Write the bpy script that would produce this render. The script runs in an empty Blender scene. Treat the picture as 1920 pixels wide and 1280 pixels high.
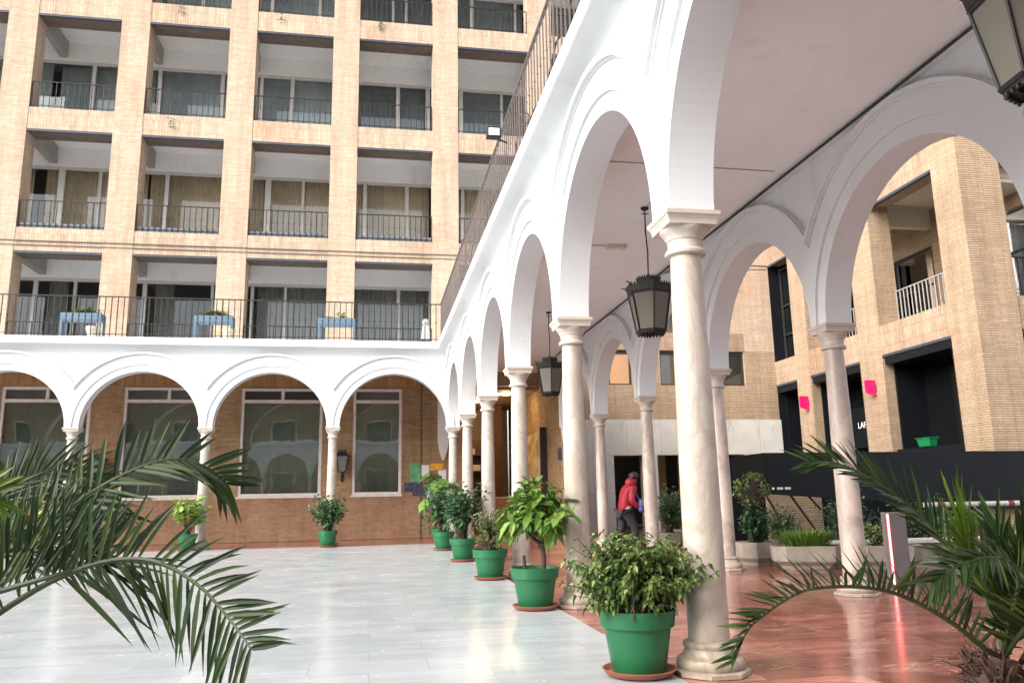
import bpy, bmesh, math, random
from mathutils import Vector, Matrix
random.seed(7)
C = bpy.context.scene.collection
PI = math.pi
# ------------------------------------------------------------------ nodes / materials
def newmat(name):
    m = bpy.data.materials.new(name); m.use_nodes = True
    nt = m.node_tree; b = nt.nodes['Principled BSDF']
    return m, nt, b
def N(nt, t, **kw):
    n = nt.nodes.new(t)
    for k, v in kw.items():
        if k.startswith('_'): n.inputs[k[1:].replace('_', ' ')].default_value = v
        else: setattr(n, k, v)
    return n
def ramp(nt, src, stops):
    r = nt.nodes.new('ShaderNodeValToRGB'); e = r.color_ramp.elements
    while len(e) < len(stops): e.new(.5)
    for i, (p, c) in enumerate(stops):
        e[i].position = p; e[i].color = (c[0], c[1], c[2], 1) if not isinstance(c, (int, float)) else (c, c, c, 1)
    nt.links.new(src, r.inputs[0]); return r.outputs[0]
def mixc(nt, fac, a, b, mode='MIX'):
    m = nt.nodes.new('ShaderNodeMix'); m.data_type = 'RGBA'; m.blend_type = mode
    for i, v in ((0, fac), (6, a), (7, b)):
        if isinstance(v, (int, float)): m.inputs[i].default_value = v
        elif isinstance(v, tuple): m.inputs[i].default_value = (v[0], v[1], v[2], 1)
        else: nt.links.new(v, m.inputs[i])
    return m.outputs[2]
def coords(nt): return nt.nodes.new('ShaderNodeTexCoord').outputs['Object']
def wpos(nt): return nt.nodes.new('ShaderNodeNewGeometry').outputs['Position']
def noise(nt, vec, scale, detail=4, rough=.55, dist=0, vscale=None):
    if vscale:
        mp = N(nt, 'ShaderNodeMapping'); mp.inputs['Scale'].default_value = vscale
        nt.links.new(vec, mp.inputs[0]); vec = mp.outputs[0]
    n = N(nt, 'ShaderNodeTexNoise', _Scale=scale, _Detail=detail, _Roughness=rough, _Distortion=dist)
    nt.links.new(vec, n.inputs['Vector']); return n.outputs[0]
def bump(nt, b, h, strength=.3, dist=.01):
    n = N(nt, 'ShaderNodeBump', _Strength=strength, _Distance=dist)
    nt.links.new(h, n.inputs['Height']); nt.links.new(n.outputs[0], b.inputs['Normal'])
def simple(name, col, rough=.5, metal=0, var=.12, scale=6, emit=None, es=1, spec=.5, bmp=0):
    m, nt, b = newmat(name)
    v = noise(nt, wpos(nt), scale)
    c = ramp(nt, v, [(.25, tuple(x*(1-var) for x in col)), (.75, tuple(min(1, x*(1+var)) for x in col))])
    nt.links.new(c, b.inputs['Base Color'])
    b.inputs['Roughness'].default_value = rough; b.inputs['Metallic'].default_value = metal
    b.inputs['Specular IOR Level'].default_value = spec
    if emit:
        b.inputs['Emission Color'].default_value = (*emit, 1); b.inputs['Emission Strength'].default_value = es
    if bmp: bump(nt, b, noise(nt, wpos(nt), scale*6), bmp, .01)
    return m
def brick(name, c1, c2, mortar, soldier=False, stain=.25, strength=.35, bw=.27, rh=.068, ms=.008):
    m, nt, b = newmat(name)
    p = wpos(nt); s = N(nt, 'ShaderNodeSeparateXYZ'); nt.links.new(p, s.inputs[0])
    a = N(nt, 'ShaderNodeMath', operation='ADD'); nt.links.new(s.outputs[0], a.inputs[0]); nt.links.new(s.outputs[1], a.inputs[1])
    cm = N(nt, 'ShaderNodeCombineXYZ')
    if soldier: nt.links.new(s.outputs[2], cm.inputs[0]); nt.links.new(a.outputs[0], cm.inputs[1])
    else: nt.links.new(a.outputs[0], cm.inputs[0]); nt.links.new(s.outputs[2], cm.inputs[1])
    br = N(nt, 'ShaderNodeTexBrick', offset=(0. if soldier else .5), _Scale=1., _Mortar_Size=ms, _Mortar_Smooth=.25, _Brick_Width=(.35 if soldier else bw), _Row_Height=(.078 if soldier else rh), _Bias=0.)
    nt.links.new(cm.outputs[0], br.inputs['Vector'])
    br.inputs['Color1'].default_value = (*c1, 1); br.inputs['Color2'].default_value = (*c2, 1); br.inputs['Mortar'].default_value = (*mortar, 1)
    big = noise(nt, p, .7, 5, .6); fine = noise(nt, p, 9, 3, .6)
    k = ramp(nt, big, [(.3, (1-stain, 1-stain*1.1, 1-stain*1.2)), (.7, (1.0, 1.0, 1.0))])
    c = mixc(nt, 1., br.outputs[0], k, 'MULTIPLY')
    k2 = ramp(nt, fine, [(.3, (.86, .84, .82)), (.7, (1.06, 1.05, 1.04))])
    c = mixc(nt, 1., c, k2, 'MULTIPLY')
    st_ = noise(nt, p, 1.6, 5, .65, 0, (2.2, 2.2, .22)); sk = ramp(nt, st_, [(.36, (.80, .77, .74)), (.56, (1, 1, 1))]); c = mixc(nt, .75, c, sk, 'MULTIPLY')
    red = noise(nt, p, .45, 3, .5)
    rr = ramp(nt, red, [(.55, (1, 1, 1)), (.72, (1.0, .84, .76))])
    c = mixc(nt, .8, c, rr, 'MULTIPLY')
    nt.links.new(c, b.inputs['Base Color']); b.inputs['Roughness'].default_value = .85; b.inputs['Specular IOR Level'].default_value = .25
    inv = N(nt, 'ShaderNodeMath', operation='SUBTRACT'); inv.inputs[0].default_value = 1; nt.links.new(br.outputs[1], inv.inputs[1])
    bump(nt, b, inv.outputs[0], strength, .012)
    return m
M = {}
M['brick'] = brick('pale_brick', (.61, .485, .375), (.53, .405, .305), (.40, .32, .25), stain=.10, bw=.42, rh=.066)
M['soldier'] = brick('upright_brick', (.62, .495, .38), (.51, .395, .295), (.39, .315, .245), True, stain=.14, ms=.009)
M['brick_low'] = brick('shade_toned_brick', (.42, .29, .165), (.31, .20, .11), (.28, .205, .135))  # pale brick with the ground floor's shade put into a darker ochre
M['soldier_low'] = brick('shade_toned_upright_brick', (.46, .28, .13), (.34, .19, .085), (.28, .19, .11), True)  # upright courses, ground-floor shade put into the colour
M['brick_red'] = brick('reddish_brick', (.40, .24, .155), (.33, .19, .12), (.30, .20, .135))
M['brick_side'] = brick('sandy_brick', (.49, .375, .265), (.42, .31, .215), (.20, .135, .09), stain=.16, bw=.6, rh=.055, ms=.0075)
M['soldier_side'] = brick('sandy_upright_brick', (.47, .35, .26), (.39, .28, .20), (.26, .19, .14), True)

def plaster(name, col, warm=0):
    m, nt, b = newmat(name); p = wpos(nt)
    n1 = noise(nt, p, 1.3, 5, .6); c = ramp(nt, n1, [(.3, tuple(x*.95 for x in col)), (.65, col)])
    n2 = noise(nt, p, 2.4, 6, .7, 0, (1, 1, .25))
    s = ramp(nt, n2, [(.56, (1, 1, 1)), (.72, (.86, .85, .82))])
    c = mixc(nt, .7, c, s, 'MULTIPLY')
    sp = ramp(nt, noise(nt, p, 5.5, 2, .5), [(.765, (1, 1, 1)), (.80, (.62, .62, .60))])
    c = mixc(nt, .5, c, sp, 'MULTIPLY')
    nt.links.new(c, b.inputs['Base Color']); b.inputs['Roughness'].default_value = .7; b.inputs['Specular IOR Level'].default_value = .3
    bump(nt, b, noise(nt, p, 22, 4), .12, .01)
    return m
M['plaster'] = plaster('white_plaster', (.68, .70, .715))
M['ceil'] = plaster('ceiling_plaster', (.84, .885, .895))
M['loggia_ceil'] = plaster('loggia_ceiling_white', (.93, .93, .94))
def stained_ceil():
    m, nt, b = newmat('peeling_ceiling'); p = wpos(nt)
    v = noise(nt, p, 1.2, 3, .5); c = ramp(nt, v, [(.655, (.62, .66, .72)), (.67, (.08, .08, .07))])
    c2 = ramp(nt, noise(nt, p, 3, 5, .7), [(.35, (.75, .76, .78)), (.6, (1, 1, 1))])
    c = mixc(nt, 1., c, c2, 'MULTIPLY'); nt.links.new(c, b.inputs['Base Color']); b.inputs['Roughness'].default_value = .8
    return m
M['peel'] = stained_ceil()
def stone(name, base, vein, vs=2.2, rough=.38, amount=.5, dirt=True):
    m, nt, b = newmat(name); p = wpos(nt); o = coords(nt)
    ri = nt.nodes.new('ShaderNodeObjectInfo').outputs['Random']
    ad = N(nt, 'ShaderNodeVectorMath', operation='ADD'); nt.links.new(p, ad.inputs[0])
    cx = N(nt, 'ShaderNodeCombineXYZ'); mu = N(nt, 'ShaderNodeMath', operation='MULTIPLY'); mu.inputs[1].default_value = 30
    nt.links.new(ri, mu.inputs[0]); nt.links.new(mu.outputs[0], cx.inputs[2]); nt.links.new(cx.outputs[0], ad.inputs[1])
    v = noise(nt, ad.outputs[0], vs, 8, .62, 1.6, (1, 1, .55))
    f = ramp(nt, v, [(.42, 0), (.495, amount), (.51, amount), (.6, 0)])
    n2 = noise(nt, p, 1.6, 4); c0 = ramp(nt, n2, [(.3, tuple(x*.86 for x in base)), (.7, base)])
    c = mixc(nt, f, c0, vein)
    sp = noise(nt, p, 60, 2); c = mixc(nt, .5, c, ramp(nt, sp, [(.3, (.88, .87, .86)), (.55, (1, 1, 1))]), 'MULTIPLY')
    if dirt:
        s = N(nt, 'ShaderNodeSeparateXYZ'); nt.links.new(p, s.inputs[0])
        nz = noise(nt, p, 5, 5); md = N(nt, 'ShaderNodeMath', operation='MULTIPLY_ADD'); md.inputs[1].default_value = 2.1
        nt.links.new(nz, md.inputs[0]); nt.links.new(s.outputs[2], md.inputs[2])
        d = ramp(nt, md.outputs[0], [(.85/3+.55, (.66, .6, .5)), (1., (1, 1, 1))])
        mp = N(nt, 'ShaderNodeMapRange'); mp.inputs[1].default_value = .9; mp.inputs[2].default_value = 2.2
        nt.links.new(md.outputs[0], mp.inputs[0])
        d = ramp(nt, mp.outputs[0], [(0, (.70, .63, .53)), (.6, (1, 1, 1))])
        c = mixc(nt, .75, c, d, 'MULTIPLY')
    nt.links.new(c, b.inputs['Base Color']); b.inputs['Roughness'].default_value = rough
    bump(nt, b, noise(nt, p, 14, 5), .10, .01)
    return m
M['column'] = stone('column_marble', (.54, .485, .42), (.34, .28, .23), 2.6, .42, .6)
M['column_pink'] = stone('veined_column_marble', (.58, .49, .43), (.28, .23, .21), 1.1, .35, .6)
M['capital'] = stone('capital_stone', (.58, .53, .47), (.44, .36, .29), 3, .6, .3, False)
M['travertine'] = stone('travertine', (.66, .64, .59), (.40, .36, .29), .9, .5, .28, False)
def trav():
    m, nt, b = newmat('travertine_cladding'); p = wpos(nt)
    c = ramp(nt, noise(nt, p, 1.1, 5, .6), [(.3, (.47, .44, .40)), (.7, (.60, .575, .535))])
    st = ramp(nt, noise(nt, p, 1.5, 7, .7, .3, (2.6, 2.6, .45)), [(.56, (1, 1, 1)), (.66, (.62, .56, .45)), (.74, (.38, .33, .26))])
    sp = N(nt, 'ShaderNodeSeparateXYZ'); nt.links.new(p, sp.inputs[0])
    mk = N(nt, 'ShaderNodeMapRange'); mk.inputs[1].default_value = 2.3; mk.inputs[2].default_value = 3.4; nt.links.new(sp.outputs[2], mk.inputs[0])
    c = mixc(nt, mk.outputs[0], c, mixc(nt, 1., c, st, 'MULTIPLY'))
    br = N(nt, 'ShaderNodeTexBrick', offset=0., _Scale=1., _Mortar_Size=.006, _Brick_Width=1.15, _Row_Height=1.2)
    cm = N(nt, 'ShaderNodeCombineXYZ'); nt.links.new(sp.outputs[0], cm.inputs[0]); nt.links.new(sp.outputs[2], cm.inputs[1]); nt.links.new(cm.outputs[0], br.inputs['Vector'])
    c = mixc(nt, br.outputs[1], c, (.3, .27, .23))
    nt.links.new(c, b.inputs['Base Color']); b.inputs['Roughness'].default_value = .55; return m
M['travertine'] = trav()
M['coping'] = stone('pale_coping', (.62, .6, .56), (.4, .38, .34), 2, .6, .4, False)

def floor_white():
    m, nt, b = newmat('white_marble_slabs'); p = wpos(nt)
    br = N(nt, 'ShaderNodeTexBrick', offset=.5, _Scale=1., _Mortar_Size=.0045, _Mortar_Smooth=.3, _Brick_Width=.8, _Row_Height=.4)
    nt.links.new(p, br.inputs['Vector'])
    br.inputs['Color1'].default_value = (0, 0, 0, 1); br.inputs['Color2'].default_value = (1, 1, 1, 1); br.inputs['Mortar'].default_value = (.5, .5, .5, 1)
    # each slab shifts its own veining
    sc = N(nt, 'ShaderNodeVectorMath', operation='SCALE'); sc.inputs['Scale'].default_value = 7.
    nt.links.new(br.outputs[0], sc.inputs[0])
    ad = N(nt, 'ShaderNodeVectorMath', operation='ADD'); nt.links.new(p, ad.inputs[0]); nt.links.new(sc.outputs[0], ad.inputs[1])
    v = noise(nt, ad.outputs[0], 1.5, 8, .62, .5, (.32, 3.6, 1))
    c = ramp(nt, v, [(.22, (.33, .365, .385)), (.40, (.405, .435, .45)), (.55, (.45, .475, .487)), (.78, (.50, .52, .528))])
    v2 = noise(nt, ad.outputs[0], 1.6, 9, .6, 1.5, (.4, 2.6, 1))
    f = ramp(nt, v2, [(.475, 0), (.5, .45), (.525, 0)])
    c = mixc(nt, f, c, (.46, .50, .53))
    tone = ramp(nt, br.outputs[0], [(0, (.93, .94, .95)), (1, (1.03, 1.03, 1.03))])
    c = mixc(nt, 1., c, tone, 'MULTIPLY')
    c = mixc(nt, br.outputs[1], c, (.36, .37, .37))
    d = ramp(nt, noise(nt, p, .5, 5, .6), [(.3, (.90, .90, .89)), (.6, (1, 1, 1))]); c = mixc(nt, .8, c, d, 'MULTIPLY')
    nt.links.new(c, b.inputs['Base Color'])
    r = ramp(nt, noise(nt, p, 1.7, 6, .7), [(.3, .14), (.7, .30)]); nt.links.new(r, b.inputs['Roughness'])
    return m
M['floor_w'] = floor_white()
def floor_red():
    m, nt, b = newmat('red_marble_slabs'); p = wpos(nt)
    br = N(nt, 'ShaderNodeTexBrick', offset=0., _Scale=1., _Mortar_Size=.004, _Mortar_Smooth=.3, _Brick_Width=.6, _Row_Height=.6)
    nt.links.new(p, br.inputs['Vector'])
    br.inputs['Color1'].default_value = (0, 0, 0, 1); br.inputs['Color2'].default_value = (1, 1, 1, 1); br.inputs['Mortar'].default_value = (.5, .5, .5, 1)
    sc = N(nt, 'ShaderNodeVectorMath', operation='SCALE'); sc.inputs['Scale'].default_value = 5.
    nt.links.new(br.outputs[0], sc.inputs[0])
    ad = N(nt, 'ShaderNodeVectorMath', operation='ADD'); nt.links.new(p, ad.inputs[0]); nt.links.new(sc.outputs[0], ad.inputs[1])
    v = noise(nt, ad.outputs[0], 1.9, 9, .66, .7, (.6, 2.3, 1))
    c = ramp(nt, v, [(.25, (.13, .045, .035)), (.42, (.27, .095, .072)), (.56, (.38, .15, .115)), (.75, (.52, .28, .22))])
    v2 = noise(nt, ad.outputs[0], 1.7, 6, .6, 1.8, (.6, 2.0, 1))
    f = ramp(nt, v2, [(.484, 0), (.5, .9), (.516, 0)])
    msk = ramp(nt, noise(nt, p, 1.9, 3), [(.5, 0), (.62, 1)])
    fm = N(nt, 'ShaderNodeMath', operation='MULTIPLY'); nt.links.new(f, fm.inputs[0]); nt.links.new(msk, fm.inputs[1])
    c = mixc(nt, fm.outputs[0], c, (.68, .56, .50))
    tone = ramp(nt, br.outputs[0], [(0, (.60, .57, .56)), (1, (1.08, 1.05, 1.04))]); c = mixc(nt, 1., c, tone, 'MULTIPLY')
    c = mixc(nt, br.outputs[1], c, (.13, .07, .055))
    nt.links.new(c, b.inputs['Base Color'])
    r = ramp(nt, noise(nt, p, 2.2, 6, .7), [(.3, .09), (.7, .24)]); nt.links.new(r, b.inputs['Roughness']); b.inputs['Specular IOR Level'].default_value = .38
    return m
M['floor_r'] = floor_red()
M['paving'] = simple('grey_paving', (.25, .23, .21), .6, var=.25, scale=1.5)
M['iron'] = simple('black_iron', (.018, .017, .017), .5, .2)
M['iron_warm'] = simple('weathered_iron', (.15, .12, .11), .6, .2)
M['steel'] = simple('dark_steel_lintel', (.045, .05, .065), .6, .1, .3)
M['soffit'] = simple('brown_concrete_soffit', (.13, .10, .085), .85, 0, .3)
M['concrete'] = simple('grey_concrete', (.34, .33, .31), .85, 0, .2)
M['pale_floor'] = simple('pale_terrazzo', (.82, .82, .82), .5, 0, .08)
M['sill'] = simple('slate_sill', (.17, .19, .21), .7, 0, .25)
M['frame'] = simple('white_window_frame', (.62, .61, .60), .45, 0, .08)
M['frame_warm'] = simple('ground_window_frame', (.60, .55, .51), .45, 0, .1)
M['frame_dark'] = simple('dark_window_frame', (.03, .028, .028), .4)
M['black'] = simple('black_panel', (.0045, .0055, .008), .55, 0, .25, spec=.25)
M['room'] = simple('room_wall', (.22, .23, .23), .9)
M['green_pot'] = simple('green_plastic', (.008, .118, .042), .38, 0, .14, 3)
def potmat():
    m, nt, b = newmat('green_pot_plastic'); p = wpos(nt)
    c = ramp(nt, noise(nt, p, 3, 4), [(.3, (.007, .105, .036)), (.7, (.010, .130, .046))])
    d = ramp(nt, noise(nt, p, 9, 7, .75, 0, (1, 1, .4)), [(.56, 0), (.75, .35)]); c = mixc(nt, d, c, (.10, .17, .11))
    sc = ramp(nt, noise(nt, p, 38, 3, .8, 1.5, (1, 1, 3)), [(.68, 0), (.72, .5)]); c = mixc(nt, sc, c, (.06, .22, .12))
    nt.links.new(c, b.inputs['Base Color']); nt.links.new(ramp(nt, noise(nt, p, 6, 4), [(.3, .32), (.7, .55)]), b.inputs['Roughness'])
    return m
M['green_pot'] = potmat()
M['terracotta'] = simple('terracotta', (.33, .11, .065), .7, 0, .25, 8, bmp=.2)
M['soil'] = simple('soil', (.035, .024, .016), .95, 0, .4, 30, bmp=.8)
M['planter'] = simple('exposed_concrete', (.26, .225, .185), .85, 0, .22, 5, bmp=.4)
M['lamp_glass'] = simple('frosted_lamp_glass', (.15, .138, .115), .25, 0, .1, 2)
M['blue'] = simple('blue_painted_wood', (.11, .18, .25), .5, 0, .15, 12)
M['white'] = simple('white_enamel', (.75, .75, .74), .4, 0, .06)
M['cream'] = simple('cream_plastic', (.62, .56, .44), .4, 0, .06)
M['wood'] = simple('warm_wood', (.40, .20, .085), .5, 0, .3, 4)
M['wood_d'] = simple('dark_wood', (.13, .06, .035), .5, 0, .3, 4)
M['lobby_wall'] = simple('lobby_wall', (.30, .20, .13), .7, 0, .15, 2)
M['lobby_floor'] = simple('lobby_floor', (.30, .16, .10), .2, 0, .2, 2)
M['relief'] = simple('carved_relief_stone', (.50, .34, .16), .8, 0, .45, 3.5, bmp=1.)
M['pink'] = simple('magenta_sign', (.78, .005, .10), .4, 0, .05, emit=(1, .0, .14), es=.12)
M['led'] = simple('pink_light_strip', (.9, .3, .3), .4, emit=(1, .13, .13), es=4.)
M['glow'] = simple('warm_ceiling_lamp', (1, .8, .5), .4, emit=(1, .72, .36), es=7.)
M['totem'] = simple('grey_totem_panel', (.17, .155, .16), .35, 0, .1)
M['red_stripe'] = simple('red_reflector', (.22, .03, .02), .4)
M['jacket'] = simple('crimson_jacket', (.26, .004, .018), .6, 0, .2, 10)
M['trouser'] = simple('dark_trousers', (.02, .02, .028), .8, 0, .2, 10)
M['skin'] = simple('skin', (.48, .27, .19), .5, 0, .05)
M['hair'] = simple('dark_hair', (.02, .013, .01), .5, 0, .2, 30)
M['bag'] = simple('blue_nylon', (.05, .06, .22), .6, 0, .3, 8)
M['shoe'] = simple('black_shoe', (.015, .015, .015), .5)
M['cable'] = simple('dark_cable', (.03, .028, .027), .6)
M['paper'] = simple('white_paper', (.70, .69, .72), .7)
M['poster_g'] = simple('green_poster', (.10, .34, .14), .5, 0, .5, 7)
M['poster_y'] = simple('amber_poster', (.70, .36, .03), .5, 0, .3, 9)
M['poster_d'] = simple('dark_photo_print', (.05, .05, .10), .4, 0, .8, 12)
M['teal_bin'] = simple('green_bin', (.008, .20, .07), .35)
M['orange'] = simple('orange_blind', (.62, .26, .04), .6, 0, .35, 2, emit=(1, .45, .08), es=.25)
M['ochre_pane'] = simple('ochre_blind', (.46, .34, .14), .6, 0, .15, 2)
M['grey_pane'] = simple('grey_blind', (.24, .23, .24), .5, 0, .15, 2)

def glass(name, tint=(.8, .85, .85), ior=1.6, rough=.01):
    m, nt, b = newmat(name); nt.nodes.remove(b)
    out = nt.nodes['Material Output']
    t = N(nt, 'ShaderNodeBsdfTransparent'); t.inputs[0].default_value = (*tint, 1)
    g = N(nt, 'ShaderNodeBsdfGlossy'); g.inputs['Roughness'].default_value = rough; g.inputs[0].default_value = (.95, .97, 1, 1)
    f = N(nt, 'ShaderNodeFresnel', _IOR=ior)
    nz = noise(nt, wpos(nt), .9, 2); bp = N(nt, 'ShaderNodeBump', _Strength=.06, _Distance=.05)
    nt.links.new(nz, bp.inputs['Height']); nt.links.new(bp.outputs[0], g.inputs['Normal'])
    mx = N(nt, 'ShaderNodeMixShader'); nt.links.new(f.outputs[0], mx.inputs[0]); nt.links.new(t.outputs[0], mx.inputs[1]); nt.links.new(g.outputs[0], mx.inputs[2])
    nt.links.new(mx.outputs[0], out.inputs[0]); return m
M['glass'] = glass('window_glass', (.93, .95, .95), 1.8)
M['glass_dark'] = glass('tinted_glass', (.25, .27, .28), 1.35)
M['glass_low'] = glass('ground_window_glass', (.90, .94, .91), 2.3)
def cloth(name, col, freq=28, axis=0):
    m, nt, b = newmat(name); p = wpos(nt); s = N(nt, 'ShaderNodeSeparateXYZ'); nt.links.new(p, s.inputs[0])
    a = N(nt, 'ShaderNodeMath', operation='ADD'); nt.links.new(s.outputs[0], a.inputs[0]); nt.links.new(s.outputs[1], a.inputs[1])
    n = noise(nt, wpos(nt), 3, 3)
    c = ramp(nt, n, [(.3, tuple(x*.8 for x in col)), (.7, col)]); nt.links.new(c, b.inputs['Base Color']); b.inputs['Roughness'].default_value = .9
    return m
M['black_glass'] = simple('black_glass', (.006, .007, .008), .08, 0, .3, 2, spec=.25)
M['curtain'] = cloth('beige_curtain', (.93, .80, .61))
M['teal_pane_tone'] = cloth('teal_reflection_sheet', (.66, .73, .74))  # colour carries the teal reflection of the upper panes
M['slate_pane_tone'] = cloth('slate_reflection_sheet', (.44, .49, .50))  # greyer version of the same reflected pane tone
M['curtain_grey'] = cloth('grey_curtain', (.60, .61, .58))
M['blind'] = cloth('olive_grey_blind', (.60, .63, .53))
def leafmat(name, a, b_, c_=None, rough=.4):
    m, nt, b = newmat(name)
    r = nt.nodes.new('ShaderNodeNewGeometry').outputs['Random Per Island']
    st = [(0, a), (.6, b_)] + ([(1., c_)] if c_ else [])
    c = ramp(nt, r, st); nt.links.new(c, b.inputs['Base Color'])
    b.inputs['Roughness'].default_value = rough; b.inputs['Specular IOR Level'].default_value = .35
    tr = N(nt, 'ShaderNodeBsdfTranslucent'); nt.links.new(c, tr.inputs[0])
    mx = N(nt, 'ShaderNodeMixShader'); mx.inputs[0].default_value = .2
    nt.links.new(b.outputs[0], mx.inputs[1]); nt.links.new(tr.outputs[0], mx.inputs[2])
    nt.links.new(mx.outputs[0], nt.nodes['Material Output'].inputs[0]); return m
M['leaf_small'] = leafmat('small_leaf', (.035, .075, .015), (.09, .155, .03), (.27, .33, .10))
M['leaf_big'] = leafmat('broad_leaf', (.05, .12, .018), (.11, .21, .032), (.22, .33, .07))
M['leaf_var'] = leafmat('variegated_leaf', (.05, .11, .03), (.16, .22, .08), (.42, .40, .2))
M['leaf_dark'] = leafmat('dark_leaf', (.022, .07, .03), (.05, .13, .05), (.13, .22, .10))
M['leaf_lime'] = leafmat('lime_leaf', (.13, .26, .04), (.26, .42, .08), (.4, .52, .15))
M['palm'] = leafmat('palm_leaflet', (.010, .025, .006), (.025, .052, .010), (.08, .115, .028), .45)
M['palm_lime'] = leafmat('young_palm_leaflet', (.06, .11, .012), (.11, .18, .02), (.19, .27, .03), .4)
M['rachis'] = simple('palm_stalk', (.045, .06, .02), .5, 0, .25, 12)
M['fibre'] = simple('palm_fibre', (.09, .045, .03), .9, 0, .5, 20, bmp=1.)
M['bark'] = simple('bark', (.06, .04, .028), .85, 0, .3, 14, bmp=.6)

# ------------------------------------------------------------------ geometry helpers
class MB:
    def __init__(s): s.v = []; s.f = []
    def quad(s, a, b, c, d):
        n = len(s.v); s.v += [tuple(a), tuple(b), tuple(c), tuple(d)]; s.f.append((n, n+1, n+2, n+3))
    def hexa(s, P):      # 8 points: bottom 4 ccw, top 4
        n = len(s.v); s.v += [tuple(p) for p in P]
        for q in ((0, 3, 2, 1), (4, 5, 6, 7), (0, 1, 5, 4), (1, 2, 6, 5), (2, 3, 7, 6), (3, 0, 4, 7)): s.f.append(tuple(n+i for i in q))
    def box(s, x0, x1, y0, y1, z0, z1):
        x0, x1 = sorted((x0, x1)); y0, y1 = sorted((y0, y1)); z0, z1 = sorted((z0, z1))
        s.hexa([(x0, y0, z0), (x1, y0, z0), (x1, y1, z0), (x0, y1, z0), (x0, y0, z1), (x1, y0, z1), (x1, y1, z1), (x0, y1, z1)])
    def lathe(s, cx, cy, prof, seg=32, cap=True):
        n = len(s.v)
        for r, z in prof:
            for i in range(seg):
                a = 2*PI*i/seg; s.v.append((cx+r*math.cos(a), cy+r*math.sin(a), z))
        for j in range(len(prof)-1):
            for i in range(seg):
                k = (i+1) % seg; s.f.append((n+j*seg+i, n+j*seg+k, n+(j+1)*seg+k, n+(j+1)*seg+i))
        if cap:
            s.f.append(tuple(n+i for i in range(seg))[::-1]); s.f.append(tuple(n+(len(prof)-1)*seg+i for i in range(seg)))
    def tube(s, pts, r, seg=6):
        pts = [Vector(p) for p in pts]; n = len(s.v); R = r if isinstance(r, (list, tuple)) else [r]*len(pts)
        up = Vector((0, 0, 1))
        for i, p in enumerate(pts):
            t = (pts[min(i+1, len(pts)-1)]-pts[max(i-1, 0)]).normalized()
            u = up if abs(t.dot(up)) < .95 else Vector((1, 0, 0))
            a = t.cross(u).normalized(); b = t.cross(a)
            for k in range(seg):
                q = p+(a*math.cos(2*PI*k/seg)+b*math.sin(2*PI*k/seg))*R[i]; s.v.append(tuple(q))
        for i in range(len(pts)-1):
            for k in range(seg):
                l = (k+1) % seg; s.f.append((n+i*seg+k, n+i*seg+l, n+(i+1)*seg+l, n+(i+1)*seg+k))
        s.f.append(tuple(n+k for k in range(seg))[::-1]); s.f.append(tuple(n+(len(pts)-1)*seg+k for k in range(seg)))
    def ico(s, c, r, seg=8):
        prof = [(max(r[0]*math.sin(PI*i/seg), 1e-4), c[2]-r[2]*math.cos(PI*i/seg)) for i in range(seg+1)]
        s.lathe(c[0], c[1], prof, seg*2, True)
    def build(s, name, mat, parent=None, loc=(0, 0, 0), smooth=False):
        me = bpy.data.meshes.new(name); me.from_pydata(s.v, [], s.f)
        me.materials.append(mat)
        if smooth:
            for p in me.polygons: p.use_smooth = True
            me.set_sharp_from_angle(angle=math.radians(38))
        me.update()
        o = bpy.data.objects.new(name, me); C.objects.link(o); o.location = loc
        if parent: o.parent = parent
        return o
def empty(name, loc=(0, 0, 0), rz=0):
    o = bpy.data.objects.new(name, None); o.empty_display_size = .2; C.objects.link(o); o.location = loc; o.rotation_euler.z = rz; return o
def tag(o, label, cat, group=None):
    o['label'] = label; o['category'] = cat
    if group: o['group'] = group
    return o
def struct(o): o['kind'] = 'structure'; return o
def copy_tree(o, parent=None):
    c = o.copy(); C.objects.link(c); c.parent = parent
    for ch in list(o.children): copy_tree(ch, c)
    return c
def bevel(o, w=.006, seg=2):
    m = o.modifiers.new('bevel', 'BEVEL'); m.width = w; m.segments = seg; m.limit_method = 'ANGLE'; m.angle_limit = math.radians(40); return o
def lettering(name, text, size, mat, parent, mtx, extrude=.004):
    cu = bpy.data.curves.new(name, 'FONT'); cu.body = text; cu.size = size; cu.extrude = extrude
    t = bpy.data.objects.new(name, cu); C.objects.link(t)
    dg = bpy.context.evaluated_depsgraph_get(); me = bpy.data.meshes.new_from_object(t.evaluated_get(dg))
    bpy.data.objects.remove(t); me.materials.clear(); me.materials.append(mat)
    o = bpy.data.objects.new(name, me); C.objects.link(o); o.matrix_world = mtx
    if parent: o.parent = parent
    return o

# ------------------------------------------------------------------ camera (solved from the photograph)
cam = bpy.data.cameras.new('camera'); co = bpy.data.objects.new('camera', cam); C.objects.link(co)
r_ = Vector((.9851438, -.17083815, -.01749366)); u_ = Vector((-.01626686, -.19423834, .98081948)); w_ = Vector((.17095933, .96596366, .19413169))
co.matrix_world = Matrix(((r_.x, u_.x, -w_.x, 0), (r_.y, u_.y, -w_.y, 0), (r_.z, u_.z, -w_.z, 1.1), (0, 0, 0, 1)))
cam.sensor_width = 36; cam.lens = 27.92; cam.clip_end = 3000; cam.clip_start = .05
bpy.context.scene.camera = co

XA, XB, Y0, S = 2.145, 5.303, 5.07, 3.29
YB = Y0+5*S              # back arcade line 21.52
YF = 24.67               # brick facade plane
XL = XA-3.18*5           # left end of the back arcade
HC = 3.03
CZ = 5.06                # gallery ceiling
TZ = 5.30                # terrace top

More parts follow.
